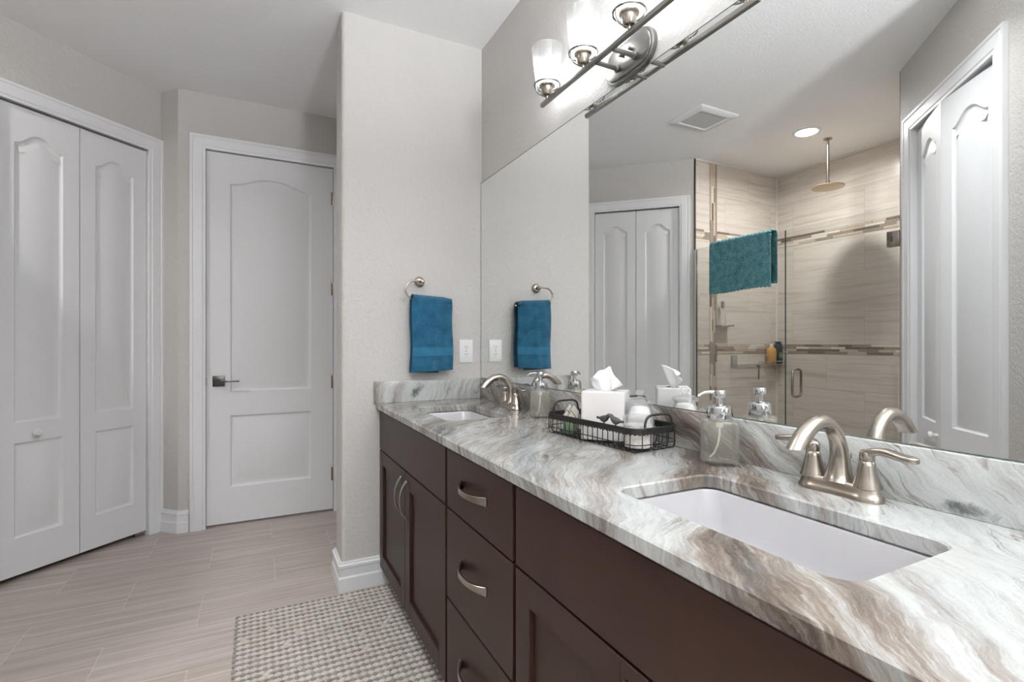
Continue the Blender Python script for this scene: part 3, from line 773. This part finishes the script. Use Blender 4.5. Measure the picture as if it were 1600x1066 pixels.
cw = b.build('cotton_wool', M['wool'], angle=80, loc=(.985, 1.135, CZ+.0075)); tag(cw, 'white cotton filling the knob-lid glass jar', 'cotton', kind='stuff')
j2 = thing('glass_jar', 'short pebbled glass jar with flat clear lid at the basket front corner', 'jar', (.928, 1.078, CZ+.0075), 0, 'glass jars in the basket')
b = MB(); k = 48; lo = []
for zi in range(15):
    z = .002+zi*.0043; lp = []
    for i in range(k):
        a = 2*PI*i/k; r = .0372+(.0012 if (i//2+zi//2) % 2 else 0)-(.004 if zi == 0 else 0)
        lp.append((r*math.cos(a), r*math.sin(a), z))
    lo.append(lp)
b.rings(lo); b.build('jar_body', M['pebble'], j2, angle=70)
b = MB(); b.lathe([(.036, .0625), (.040, .064), (.0402, .082), (.0395, .0855), (.036, .0870), (.030, .0875), (.020, .0872), (.001, .0872)], segs=40); b.build('jar_lid', M['jarglass'], j2, angle=50)

# green tumbler with pointed folded papers
GT = (.884, 1.345)
g = thing('green_tumbler', 'small green glass tumbler at the far end of the basket', 'tumbler', (GT[0], GT[1], CZ+.0075))
b = MB(); b.lathe([(.018, 0), (.0215, .003), (.0245, .045), (.0232, .045), (.0205, .008), (.001, .007)], segs=32); b.build('tumbler_glass', M['greenglass'], g, angle=50)
for i, (dx, dy, hh, lab) in enumerate(((.006, .011, .092, 'tall pointed cream paper sachet at the back left of the green tumbler'), (.013, -.006, .090, 'tall pointed cream paper sachet at the back right of the green tumbler'), (-.011, .006, .072, 'short pointed cream paper sachet at the front left of the green tumbler'), (-.003, -.012, .070, 'short pointed cream paper sachet at the front right of the green tumbler'))):
    t = thing('paper_sachet', lab, 'sachet', (GT[0]+dx*.85, GT[1]+dy*.85, CZ+.0155), math.radians(-37), 'paper sachets in the green tumbler')
    w = .0120
    def tri(b, w, h0, h1, y0, y1): b.rings([[(-w*.45, y0, 0), (w*.45, y0, 0), (w*1.25, y0, h0), (0, y0, h1), (-w*1.25, y0, h0)], [(-w*.45, y1, 0), (w*.45, y1, 0), (w*1.25, y1, h0), (0, y1, h1), (-w*1.25, y1, h0)]])
    b = MB(); tri(b, w, hh-.030, hh-.0075, -.0016, .0012); b.build('paper', M['paper'], t, smooth=False)
    b = MB(); tri(b, w*1.16, hh-.0295, hh-.0045, -.0004, .0008); b.build('paper_edge', M['paperdark'], t, smooth=False)

# ------------------------------------------------------------------ mirror, outlet, towel ring, towel
mz0, mz1 = .984, 2.0245
mr = thing('wall_mirror', 'large frameless mirror above the vanity', 'mirror', (XM, (VY0+YE)/2, mz0))
L2 = (YE-VY0)/2-.002
b = MB(); b.box((-.0058, -L2, 0), (-.0052, L2, mz1-mz0)); b.build('silvered_face', M['mirror'], mr, smooth=False)
M['mirroredge'] = plain('mirror_edge_glass', srgb(96, 106, 100), .2, var=.02)
b = MB(); b.box((-.0051, -L2, -.0), (-.0006, L2, mz1-mz0)); 
b.box((-.0064, -L2, mz1-mz0-.0018), (-.0006, L2, mz1-mz0+.0006)); b.box((-.0064, L2-.0025, 0), (-.0006, L2, mz1-mz0)); b.box((-.0064, -L2, -.0002), (-.0006, L2, .0016))
b.build('glass_edge', M['mirroredge'], mr, smooth=False)

ot = thing('power_outlet', 'white double power outlet beside the hanging blue towel', 'outlet', (.987, YE, 1.128))
b = MB(); b.box((-.038, -.006, -.0605), (.038, -.0005, .0605), .0025); b.build('cover_plate', M['plastic'], ot)
for s_ in (-1, 1):
    b = MB(); lp = rrect(-.0165, -.0145, .0165, .0145, .009); b.rings([[(x, -.0055, s_*.0195+y) for x, y in lp], [(x, -.0078, s_*.0195+y) for x, y in lp]]); f = b.build('socket_face', M['plastic'], ot)
    b = MB(); 
    for x in (-.0062, .0062): b.box((x-.0011, -.0081, s_*.0195-.001), (x+.0011, -.0070, s_*.0195+.0075))
    b.lathe([(.0022, 0), (.0022, .001)], (0, -.0081, s_*.0195-.0078), 10, 'Y'); b.build('socket_slots', M['darkslot'], f)
b = MB(); b.lathe([(.0028, 0), (.0028, .001)], (0, -.0068, 0), 12, 'Y'); b.build('plate_screw', M['nickel'], ot)

tr = thing('towel_ring', 'round nickel open towel ring on the pale end wall', 'towel ring', (.735, YE, 1.478))
b = MB(); b.lathe([(.0265, -.0005), (.0265, -.006), (.0245, -.012), (.020, -.017), (.012, -.019)][::-1], (0, 0, 0), 32, 'Y'); b.build('mount', M['nickel'], tr)
b = MB(); b.lathe([(.0095, -.015), (.0085, -.045), (.0095, -.056), (.006, -.060)], (0, 0, 0), 20, 'Y')
b.build('post', M['nickel'], tr)
b = MB(); pts = [(.006, -.050, .002), (-.010, -.050, .001)]
cx, cz, rr_ = -.036, -.046, .046
for i in range(0, 15):
    a = PI/2+PI*i/14*.93; pts.append((cx+rr_*math.cos(a)*1.0, -.050, cz+rr_*math.sin(a)))
pts += [(-.020, -.050, -.0930), (.03, -.050, -.095), (.09, -.050, -.0985), (.130, -.050, -.1020), (.148, -.050, -.104)]
b.tube(pts, .0046, 12); b.lathe([(.0046, .146), (.0072, .147), (.0072, .154), (.005, .157)], (0, -.050, -.104), 14, 'X'); b.build('ring_bar', M['nickel'], tr, angle=50)
# hand towel over the ring's bar
x0, x1 = .682, .884; zt = 1.3840; yb = YE-.050
tw = MB(); nx = 44
prof = []          # (y offset from bar, z, which material)
zf = 1.030
for i in range(60): prof.append((-.0190-.004*min(1, (59-i)/45), zf+(zt-zf)*i/59*1.0))
for i in range(1, 9): a = PI-PI*i/9; prof.append((.0190*math.cos(a), zt+.0190*math.sin(a)))
for i in range(40): prof.append((.0190, zt-(zt-1.022)*i/39))
inner = []
k = len(prof)
rows = []
for i in range(nx+1):
    u = i/nx; row = []
    for j, (py, pz) in enumerate(prof):
        front = j < 60
        h_ = max(0, min(1, (zt-pz)/(zt-zf)))
        fold = .0035*math.sin(u*9+h_*1.2)*h_+.0022*math.sin(u*21+2*h_)*h_
        x = x0+(x1-x0)*u+(.003*math.sin(h_*7+u*3))*(u-.5)*2+(.004*h_)*(1 if u > .5 else -1)*abs(u-.5)
        z = pz-(.011*u*(1-h_)) + (.008*(u-.4)*h_*(1 if front else -.9))-(.010*max(0, u-.8)*5*(1-h_)*.6)
        if not front and u > .72: z += .02*h_
        rounding = .007*(abs(u-.5)*2)**8
        y = yb+py+fold*(1 if front else .5)*(1 if front else -.6)+(rounding if front else -rounding)
        row.append(tw.bm.verts.new((x, y, z)))
    rows.append(row)
for i in range(nx):
    for j in range(k-1):
        f = tw.bm.faces.new((rows[i][j], rows[i+1][j], rows[i+1][j+1], rows[i][j+1]))
        if j < 60:
            z = prof[j][1]
            if 1.107 < z < 1.149: f.material_index = 1
hand = tw.build('hand_towel', [M['towel'], M['band']], angle=80); md = hand.modifiers.new('thick', 'SOLIDIFY'); md.thickness = .009; md.offset = 1
tag(hand, 'folded blue hand towel hanging from the ring on the end wall', 'towel')

# ------------------------------------------------------------------ vanity light
LB = thing('vanity_light', 'four-lamp nickel bar light above the mirror', 'wall lamp', (XM, 1.2815, 2.074))
BX = -.108      # bar distance from the wall, local x
def stad(L, Hh, n=14):
    pts = []
    for i in range(n+1): a = -PI/2+PI*i/n; pts.append((L+Hh*math.cos(a), Hh*math.sin(a)))
    for i in range(n+1): a = PI/2+PI*i/n; pts.append((-L+Hh*math.cos(a), Hh*math.sin(a)))
    return pts
b = MB(); sh = [(0.056, .062, -.0005), (.056, .062, -.014), (.056, .058, -.018), (.056, .053, -.018), (.056, .052, -.0215), (.056, .050, -.0225)]
b.rings([[(x_, y_, z_+.012) for y_, z_ in stad(l_, h_)] for l_, h_, x_ in sh]); b.build('back_plate', M['steel'], LB, angle=30)
for s_ in (-1, 1):
    b = MB(); b.lathe([(.012, -.024), (.012, -.030), (.0078, -.033), (.0078, BX)], (0, s_*.042, -.007), 20, 'X'); b.build('arm', M['steel'], LB)
    b = MB(); b.lathe([(.0055, -.0235), (.0055, -.033), (.003, -.035)], (0, s_*.022, .026), 12, 'X'); b.build('plate_screw', M['steel'], LB)
b = MB(); b.box((BX-.0075, -.390, -.0075), (BX+.0075, .390, .0075), .002); b.build('bar', M['steel'], LB)
for yy in (.350, .1167, -.1167, -.350):
    b = MB(); b.lathe([(.006, .007), (.006, .020), (.017, .022), (.0205, .027), (.0225, .050), (.0290, .055), (.0290, .060)], (BX, yy, 0), 24)
    so = b.build('socket_cup', M['nickel'], LB)
    b = MB(); n_ = 40
    b.tube([(BX+.0475*math.cos(2*PI*i/n_), yy+.0475*math.sin(2*PI*i/n_), .060) for i in range(n_)], .0032, 8, closed=True)
    for q in range(3):
        a = 2*PI*q/3+PI
        cs, sn = math.cos(a), math.sin(a)
        b.tube([(BX+r_*cs, yy+r_*sn, z_) for r_, z_ in ((.006, .017), (.018, .0155), (.036, .019), (.0455, .030), (.0490, .046), (.0475, .060))], .0028, 8)
    b.build('shade_ring', M['steel'], so, angle=60)
    b = MB(); lo = [(.020, .062), (.038, .064), (.0425, .070), (.0455, .090), (.0510, .130), (.0580, .185), (.0592, .197)]
    b.lathe(lo+[(r_-.002, z_) for r_, z_ in lo[::-1][:-1]]+[(.020, .0645)], (BX, yy, 0), 40, cap0=False, cap1=False); b.build('glass_shade', M['shade'], LB, angle=50)
    b = MB(); b.lathe([(.012, .058), (.013, .080), (.018, .090), (.026, .102), (.0295, .116), (.028, .130), (.020, .141), (.008, .146), (.001, .1465)], (BX, yy, 0), 14); b.build('bulb', M['bulb'], LB, angle=80)

# ------------------------------------------------------------------ ceiling: vent, recessed lamp
v = thing('ceiling_vent', 'square white exhaust vent on the ceiling seen in the mirror', 'vent', (-.645, 2.563, H))
b = MB(); A, B_ = .180, .157
lp = lambda d, z: [(x, y, z) for x, y in rrect(-A+d, -B_+d, A-d, B_-d, .012)]
b.rings([lp(0, -.0005), lp(0, -.004), lp(.006, -.010), lp(.050, -.016), lp(.056, -.010), lp(.056, -.0005)], False, False, closed=True); b.build('vent_frame', M['trim'], v)
b = MB()
b.box((-A+.054, -B_+.054, -.0085), (A-.054, B_-.054, -.0045))
for i in range(33): y = -B_+.060+i*(2*B_-.12)/32; b.box((-A+.054, y-.0024, -.0105), (A-.054, y+.0024, -.0080))
b.build('vent_grille', plain('vent_grey', srgb(206, 206, 207), .5), v, smooth=False)
DLX, DLY = -1.512, 2.380
dl = thing('recessed_light', 'round recessed ceiling lamp over the shower', 'ceiling lamp', (DLX, DLY, H))
b = MB(); b.lathe([(.074, -.0005), (.096, -.0005), (.095, -.004), (.078, -.006), (.074, -.003)], segs=40, cap0=False, cap1=False); b.build('lamp_trim', M['trim'], dl)
b = MB(); b.lathe([(.001, -.0022), (.074, -.0022), (.074, -.0008), (.001, -.0008)], segs=40); b.build('lamp_lens', M['lens'], dl)
l = bpy.data.lights.new('recessed_lamp_beam', 'AREA'); l.shape = 'DISK'; l.size = .12; l.energy = DOWN; l.color = (1, .985, .965); l.spread = math.radians(165)
o = bpy.data.objects.new('recessed_lamp_beam', l); COL.objects.link(o); o.parent = dl; o.location = (0, 0, -.008)
dl2 = copy_tree(dl, None, 'unseen round recessed ceiling lamp over the middle of the bathroom floor'); dl2.location = (-.15, 1.27, H)  # unseen lamp, inferred from the bright closet door, added to raise room light
for ch in dl2.children:
    if ch.type == 'LIGHT': ch.data = ch.data.copy(); ch.data.energy = DOWN2; ch.data.spread = math.radians(115); ch.data.color = (.95, .98, 1)

# made-up uplight with a bowl, added unseen behind the camera to fill the room
fl_ = thing('added_uplight', 'unseen fill lamp on a pole with upturned bowl, added behind the camera', 'fill lamp', (.62, -1.5, 0))
b = MB(); b.lathe([(.001, 0), (.15, 0), (.15, .012), (.03, .03), (.014, .05)], segs=36); b.build('lamp_base', M['steel'], fl_)
b = MB(); b.lathe([(.012, .045), (.012, 1.80)], segs=16); b.build('pole', M['steel'], fl_)
b = MB(); b.lathe([(.02, 1.795), (.09, 1.81), (.17, 1.85), (.20, 1.90), (.197, 1.90), (.165, 1.855), (.085, 1.816), (.001, 1.806)], segs=40, cap0=False, cap1=False); b.build('lamp_bowl', M['plastic'], fl_)
l = bpy.data.lights.new('uplight_fill', 'AREA'); l.shape = 'DISK'; l.size = .30; l.energy = UPLIGHT; l.color = (.93, .97, 1)
o = bpy.data.objects.new('uplight_fill', l); COL.objects.link(o); o.parent = fl_; o.location = (0, 0, 1.885); o.rotation_euler = (PI, 0, 0)

# ------------------------------------------------------------------ shower
hd = thing('rain_shower_head', 'round rain shower head hanging from the ceiling', 'shower head', (-1.772, 2.381, H))
b = MB(); b.lathe([(.030, -.0005), (.030, -.005), (.026, -.009), (.012, -.011)], segs=28); b.build('ceiling_flange', M['nickel'], hd)
b = MB(); b.lathe([(.0095, -.010), (.0095, -.325), (.014, -.327), (.014, -.340), (.010, -.342), (.010, -.358)], segs=20); b.build('drop_pipe', M['nickel'], hd)
b = MB(); b.lathe([(.012, -.352), (.020, -.358), (.060, -.364), (.108, -.3685), (.112, -.372), (.111, -.377), (.100, -.379), (.001, -.379)], segs=48); b.build('head_disc', plain('warm_nickel', srgb(190, 172, 146), .35, 1.), hd, angle=40)
# strips of thin mosaic bricks
def mosaic(name, horizontal, a0, a1, c0, c1, place, label, seed):
    r = random.Random(seed); b = MB(); rows = 4; hh = (c1-c0)/rows
    for k in range(rows):
        s_ = a0-r.random()*.12
        while s_ < a1:
            Ln = r.choice((.10, .15, .19, .12)); e = min(s_+Ln, a1)
            st = max(s_, a0)
            if e-st > .01:
                b.mi = r.choice((0, 1, 1, 2, 2, 3)); p = place(st+.001, c0+k*hh+.001), place(e-.001, c0+(k+1)*hh-.001)
                b.box(p[0][0], p[1][1])
            s_ += Ln
    return struct(name, b, MOS, label, smooth=False)
PE = lambda s_, z: ((s_, SY1-.0005, z), (s_, SY1-.004, z))           # on the end wall
PB = lambda s_, z: ((SX+.0005, s_, z), (SX+.004, s_, z))             # on the long wall
PV = lambda s_, c: ((c, SY1-.0015, s_), (c, SY1-.0062, s_))
mosaic('trim_4', True, SX, -1.195, 2.066, 2.146, PE, 'upper mosaic strip on the shower end wall', 1)
mosaic('trim_5', True, SX, -1.195, 1.076, 1.158, PE, 'lower mosaic strip on the shower end wall', 2)
mosaic('trim_6', True, SY0, SY1, 2.064, 2.148, PB, 'upper mosaic strip on the long shower wall', 3)
mosaic('trim_7', True, SY0, SY1, 1.076, 1.158, PB, 'lower mosaic strip on the long shower wall', 4)
mosaic('trim_8', False, .1, H-.002, -1.446, -1.362, PV, 'upright mosaic strip on the shower end wall', 5)
b = MB(); b.box((SX+.0, SY1-.012, 0), (SX+.012, SY1, H)); b.box((SX, SY0, H-.012), (SX+.012, SY1, H)); b.box((SX, SY1-.012, H-.012), (-1.19, SY1, H))
struct('trim_9', b, plain('pale_grout_bead', srgb(226, 218, 210), .5), 'pale sealant bead in the shower corner', smooth=False)
b = MB(); b.box((-1.192, SY1-.006, 0), (-1.186, SY1+.02, H)); struct('trim_10', b, M['dark'], 'dark metal tile edge at the closet wall', smooth=False)
b = MB(); b.box((-1.188, SY0-.018, 0), (-1.180, SY0+.004, H)); struct('trim_12', b, M['dark'], 'dark metal tile edge beside the second closet', smooth=False)
b = MB(); b.box((-1.245, SY0, 0), (-1.125, SY1, .1), .004); struct('trim_11', b, M['shy'], 'tiled shower curb')
GX = -1.185; GT_ = 1.963
gp = thing('shower_screen', 'fixed frameless glass shower panel with the teal mat over it', 'glass panel', (GX, 2.73, .101))
b = MB(); b.box((-.005, 2.325-2.73, 0), (.005, SY1-.012-2.73, GT_-.101)); b.build('glass_pane', M['glass'], gp, smooth=False)
b = MB(); b.box((-.011, SY1-.022-2.73, 0), (-.0055, SY1-.001-2.73, GT_-.101)); b.box((.0055, SY1-.022-2.73, 0), (.011, SY1-.001-2.73, GT_-.101)); b.box((-.011, SY1-.008-2.73, 0), (.011, SY1-.0065-2.73, GT_-.101)); b.build('wall_channel', M['chrome'], gp, smooth=False)
gd = thing('shower_door', 'hinged frameless glass shower door with pull handle', 'shower door', (GX, 1.64, .112))
b = MB(); b.box((-.005, 1.622-1.64, 0), (.005, 2.320-1.64, GT_-.112)); b.build('glass_pane', M['glass'], gd, smooth=False)
M['gedge'] = plain('dark_glass_edge', srgb(70, 84, 78), .2)
b = MB(); b.box((-.0052, 2.3195-1.64, 0), (.0052, 2.3225-1.64, GT_-.112)); b.build('glass_edge', M['gedge'], gd, smooth=False)
for hz in (1.779, .36):
    b = MB(); b.box((.0055, SY0+.001-1.64, hz-.112-.045), (.016, 1.672-1.64, hz-.112+.045), .002); b.box((-.016, SY0+.001-1.64, hz-.112-.045), (-.0055, 1.672-1.64, hz-.112+.045), .002)
    h = b.build('hinge', M['nickel'], gd)
    b = MB(); b.box((.0162, 1.640-1.64, hz-.112-.016), (.0168, 1.648-1.64, hz-.112+.020)); b.build('hinge_screw_slot', M['darkslot'], h)
b = MB()
hy = 2.238-1.64; z0, z1 = .79-.112, .998-.112; r_ = .02
for s_ in (1, -1):
    b.tube([(s_*.006, hy, z0+.01), (s_*.03, hy, z0+.012), (s_*.042, hy, z0+.02), (s_*.047, hy, z0+.035), (s_*.047, hy, z1-.035), (s_*.042, hy, z1-.02), (s_*.03, hy, z1-.012), (s_*.006, hy, z1-.01)], .0085, 14)
b.build('pull_handle', M['nickel'], gd, angle=60)

# teal bath mat hung over the fixed panel: nubs as real relief
mt = MB(); ya, yb_ = 2.418, 2.970; pitch = .0165; sub = 3
zf0, zb0 = 1.575, 1.60
prof = []
step = pitch/sub
nf = int((GT_-zf0)/step); nb = int((GT_-zb0)/step)
for i in range(nf+1): prof.append((GX+.020, zf0+(GT_-zf0)*i/nf, (1, 0)))
for i in range(1, 8): a = PI*i/8; prof.append((GX+.020*math.cos(a), GT_+.016*math.sin(a), (math.cos(a), math.sin(a))))
for i in range(nb+1): prof.append((GX-.020, GT_-(GT_-zb0)*i/nb, (-1, 0)))
ny = int((yb_-ya)/step); rows = []
rnd = random.Random(11)
for i in range(ny+1):
    u = i/ny; row = []
    for j, (px, pz, nn) in enumerate(prof):
        y = ya+(yb_-ya)*u + (-.012 if px < GX else 0)*(1-u)
        bumph = .0055*abs(math.sin(PI*i/sub/1.)) *abs(math.sin(PI*j/sub)) if False else .0100*(abs(math.sin(PI*i/sub))*abs(math.sin(PI*(j+(i//sub)%2*1.5)/sub)))
        bumph += rnd.uniform(-.0022, .0022)
        hz = (GT_-pz)/(GT_-zf0)
        wav = .006*math.sin(u*6+1)*max(0, hz); sag = .010*math.sin(u*5.2+.6)*max(0, hz)
        row.append(mt.bm.verts.new((px+nn[0]*bumph+abs(wav)*(1 if nn[0] > 0 else -1)*(.6 if px > GX else .3), y+rnd.uniform(-.001, .001), pz+nn[1]*bumph+sag*.7+rnd.uniform(-.001, .001))))
    rows.append(row)
for i in range(ny):
    for j in range(len(prof)-1): mt.bm.faces.new((rows[i][j], rows[i+1][j], rows[i+1][j+1], rows[i][j+1]))
mat_o = mt.build('bath_mat', M['mat'], angle=120); md = mat_o.modifiers.new('thick', 'SOLIDIFY'); md.thickness = .008; md.offset = -1
tag(mat_o, 'shaggy teal bath mat draped over the fixed glass panel', 'bath mat')

# shelves and bottles in the shower
sh1 = thing('corner_shelf', 'small grey shelf on the upright mosaic strip', 'shelf', (-1.505, SY1, 1.318))
b = MB(); b.box((-.075, -.075, -.005), (.075, -.0068, .005), .002); b.box((-.075, -.078, .005), (-.071, -.0068, .012)); b.build('shelf_plate', M['greyplast'], sh1)
bo = thing('spray_bottle', 'slim clear bottle with grey cap on the small shelf', 'bottle', (-1.478, SY1-.042, 1.3235))
b = MB(); b.lathe([(.020, 0), (.024, .003), (.024, .05), (.020, .09), (.011, .125), (.009, .150)], segs=24); b.build('bottle_body', M['jarglass'], bo)
b = MB(); b.lathe([(.013, .150), (.013, .165), (.016, .167), (.016, .205), (.012, .210)], segs=20); b.build('cap', M['greyplast'], bo)
cd = thing('shower_caddy', 'clear and chrome shower caddy shelf on the end wall', 'shower caddy', (-1.93, SY1, .972))
b = MB()
for dy in (-.012, -.05, -.09): b.tube([(.32, dy, 0), (-.30, dy, 0)], .003, 8)
for dx in (.32, .16, 0, -.16, -.30): b.tube([(dx, -.012, 0), (dx, -.09, 0)], .003, 8)
for s0, s1 in (((.05, -.09, .03), (-.30, -.09, .03)),): b.tube([s0, s1], .003, 8)
for dx in (.05, -.06, -.17, -.30): b.tube([(dx, -.09, 0), (dx, -.09, .03)], .003, 8)
b.build('wire_shelf', M['greyplast'], cd)
b = MB(); b.box((.235, -.014, .0), (.305, -.001, .09), .003); b.build('suction_bracket', M['greyplast'], cd)
b = MB(); b.box((-.30, -.088, .0032), (.32, -.013, .0060)); b.build('shelf_glass', M['glass'], cd)
def flatbottle(label, x, y, w, d, h, mat, capmat, capw, caph, name):
    t = thing(name, label, 'bottle', (x, y, .9785))
    b = MB(); lo = []
    for k, z in ((.86, 0), (1, .006), (1, h*.78), (.92, h*.92), (.6, h), (.42, h+.004)):
        lo.append([(px, py, z) for px, py in rrect(-w*k, -d*k, w*k, d*k, min(d, w)*k*.6)])
    b.rings(lo); b.build('bottle_body', mat, t, angle=50)
    b = MB(); b.lathe([(capw, h+.003), (capw, h+caph), (capw*.8, h+caph+.004)], segs=20); b.build('cap', capmat, t)
    return t
flatbottle('amber shampoo bottle with pale cap on the shower caddy', -2.100, SY1-.052, .045, .026, .150, M['tan'], M['whitecap'], .015, .03, 'shampoo_bottle')
t = flatbottle('dark grey body wash bottle with green print in the shower corner', -2.196, SY1-.052, .037, .026, .190, M['navy'], M['navy'], .03, .012, 'body_wash_bottle')
b = MB(); b.box((-.020, -.0268, .055), (.018, -.0262, .105)); b.build('green_print', M['greenlab'], t)
rz_ = thing('razor', 'dark razor hanging from the front of the shower caddy', 'razor', (-1.862, SY1-.096, .962))
b = MB(); b.box((-.022, -.006, -.004), (.022, .0025, .010), .002); b.build('razor_head', M['navy'], rz_)
b = MB(); b.tube([(0, -.002, 0), (0, -.006, -.03), (0, -.005, -.08), (0, -.002, -.118)], [.004, .0055, .006, .004], 10); b.build('razor_handle', M['dark'], rz_)

# ------------------------------------------------------------------ woven rug
rg = MB(); x0, x1, y0, y1 = -.080, .598, .75, 2.448
rw, cw_ = .0332, .0245
rg.mi = 0; rg.box((x0+.004, y0, .001), (x1-.004, y1-.004, .006))
ic = bmesh.new(); bmesh.ops.create_icosphere(ic, subdivisions=2, radius=1.); IV = [v.co.copy() for v in ic.verts]; IF = [[v.index for v in f.verts] for f in ic.faces]; ic.free()
rv, rf, rm = [], [], []
r = random.Random(2)
nrow = int((y1-y0)/rw); ncol = int((x1-x0)/cw_)
for i in range(nrow):
    yy = y1-.012-i*rw
    for q in (0, 1):                       # a grey chain, then a cream ridge
        for c in range(ncol):
            xx = x0+.012+(c+.5*q)*cw_
            if xx > x1-.008: continue
            grey = q == 0 and r.random() < (.985 if xx > .15 else .96)
            base = len(rv); sx, sy, sz = (.0118, .0078, .0066) if q == 0 else (.0150, .0108, .0085)
            jx, jy, sl = r.uniform(-.0012, .0012), r.uniform(-.0012, .0012), r.uniform(-.25, .25)
            for v in IV: rv.append((xx+jx+v.x*sx+v.y*sy*sl, yy-q*rw*.5+jy+v.y*sy, .0062+v.z*sz+.001))
            rf += [[base+a for a in f] for f in IF]; rm += [1 if grey else 0]*len(IF)
me = bpy.data.meshes.new('area_rug')
rgo = rg.build('area_rug', [M['rugl'], M['rugd']], smooth=False)
me = rgo.data; n0v, n0f = len(me.vertices), len(me.polygons)
ov = [tuple(v.co) for v in me.vertices]; of = [list(p.vertices) for p in me.polygons]; om = [p.material_index for p in me.polygons]
me2 = bpy.data.meshes.new('area_rug'); me2.from_pydata(ov+rv, [], of+[[a+n0v for a in f] for f in rf]); me2.materials.append(M['rugl']); me2.materials.append(M['rugd'])
me2.polygons.foreach_set('material_index', om+rm); me2.polygons.foreach_set('use_smooth', [True]*len(me2.polygons)); rgo.data = me2
tag(rgo, 'chunky woven grey and cream rug on the floor along the vanity', 'rug')
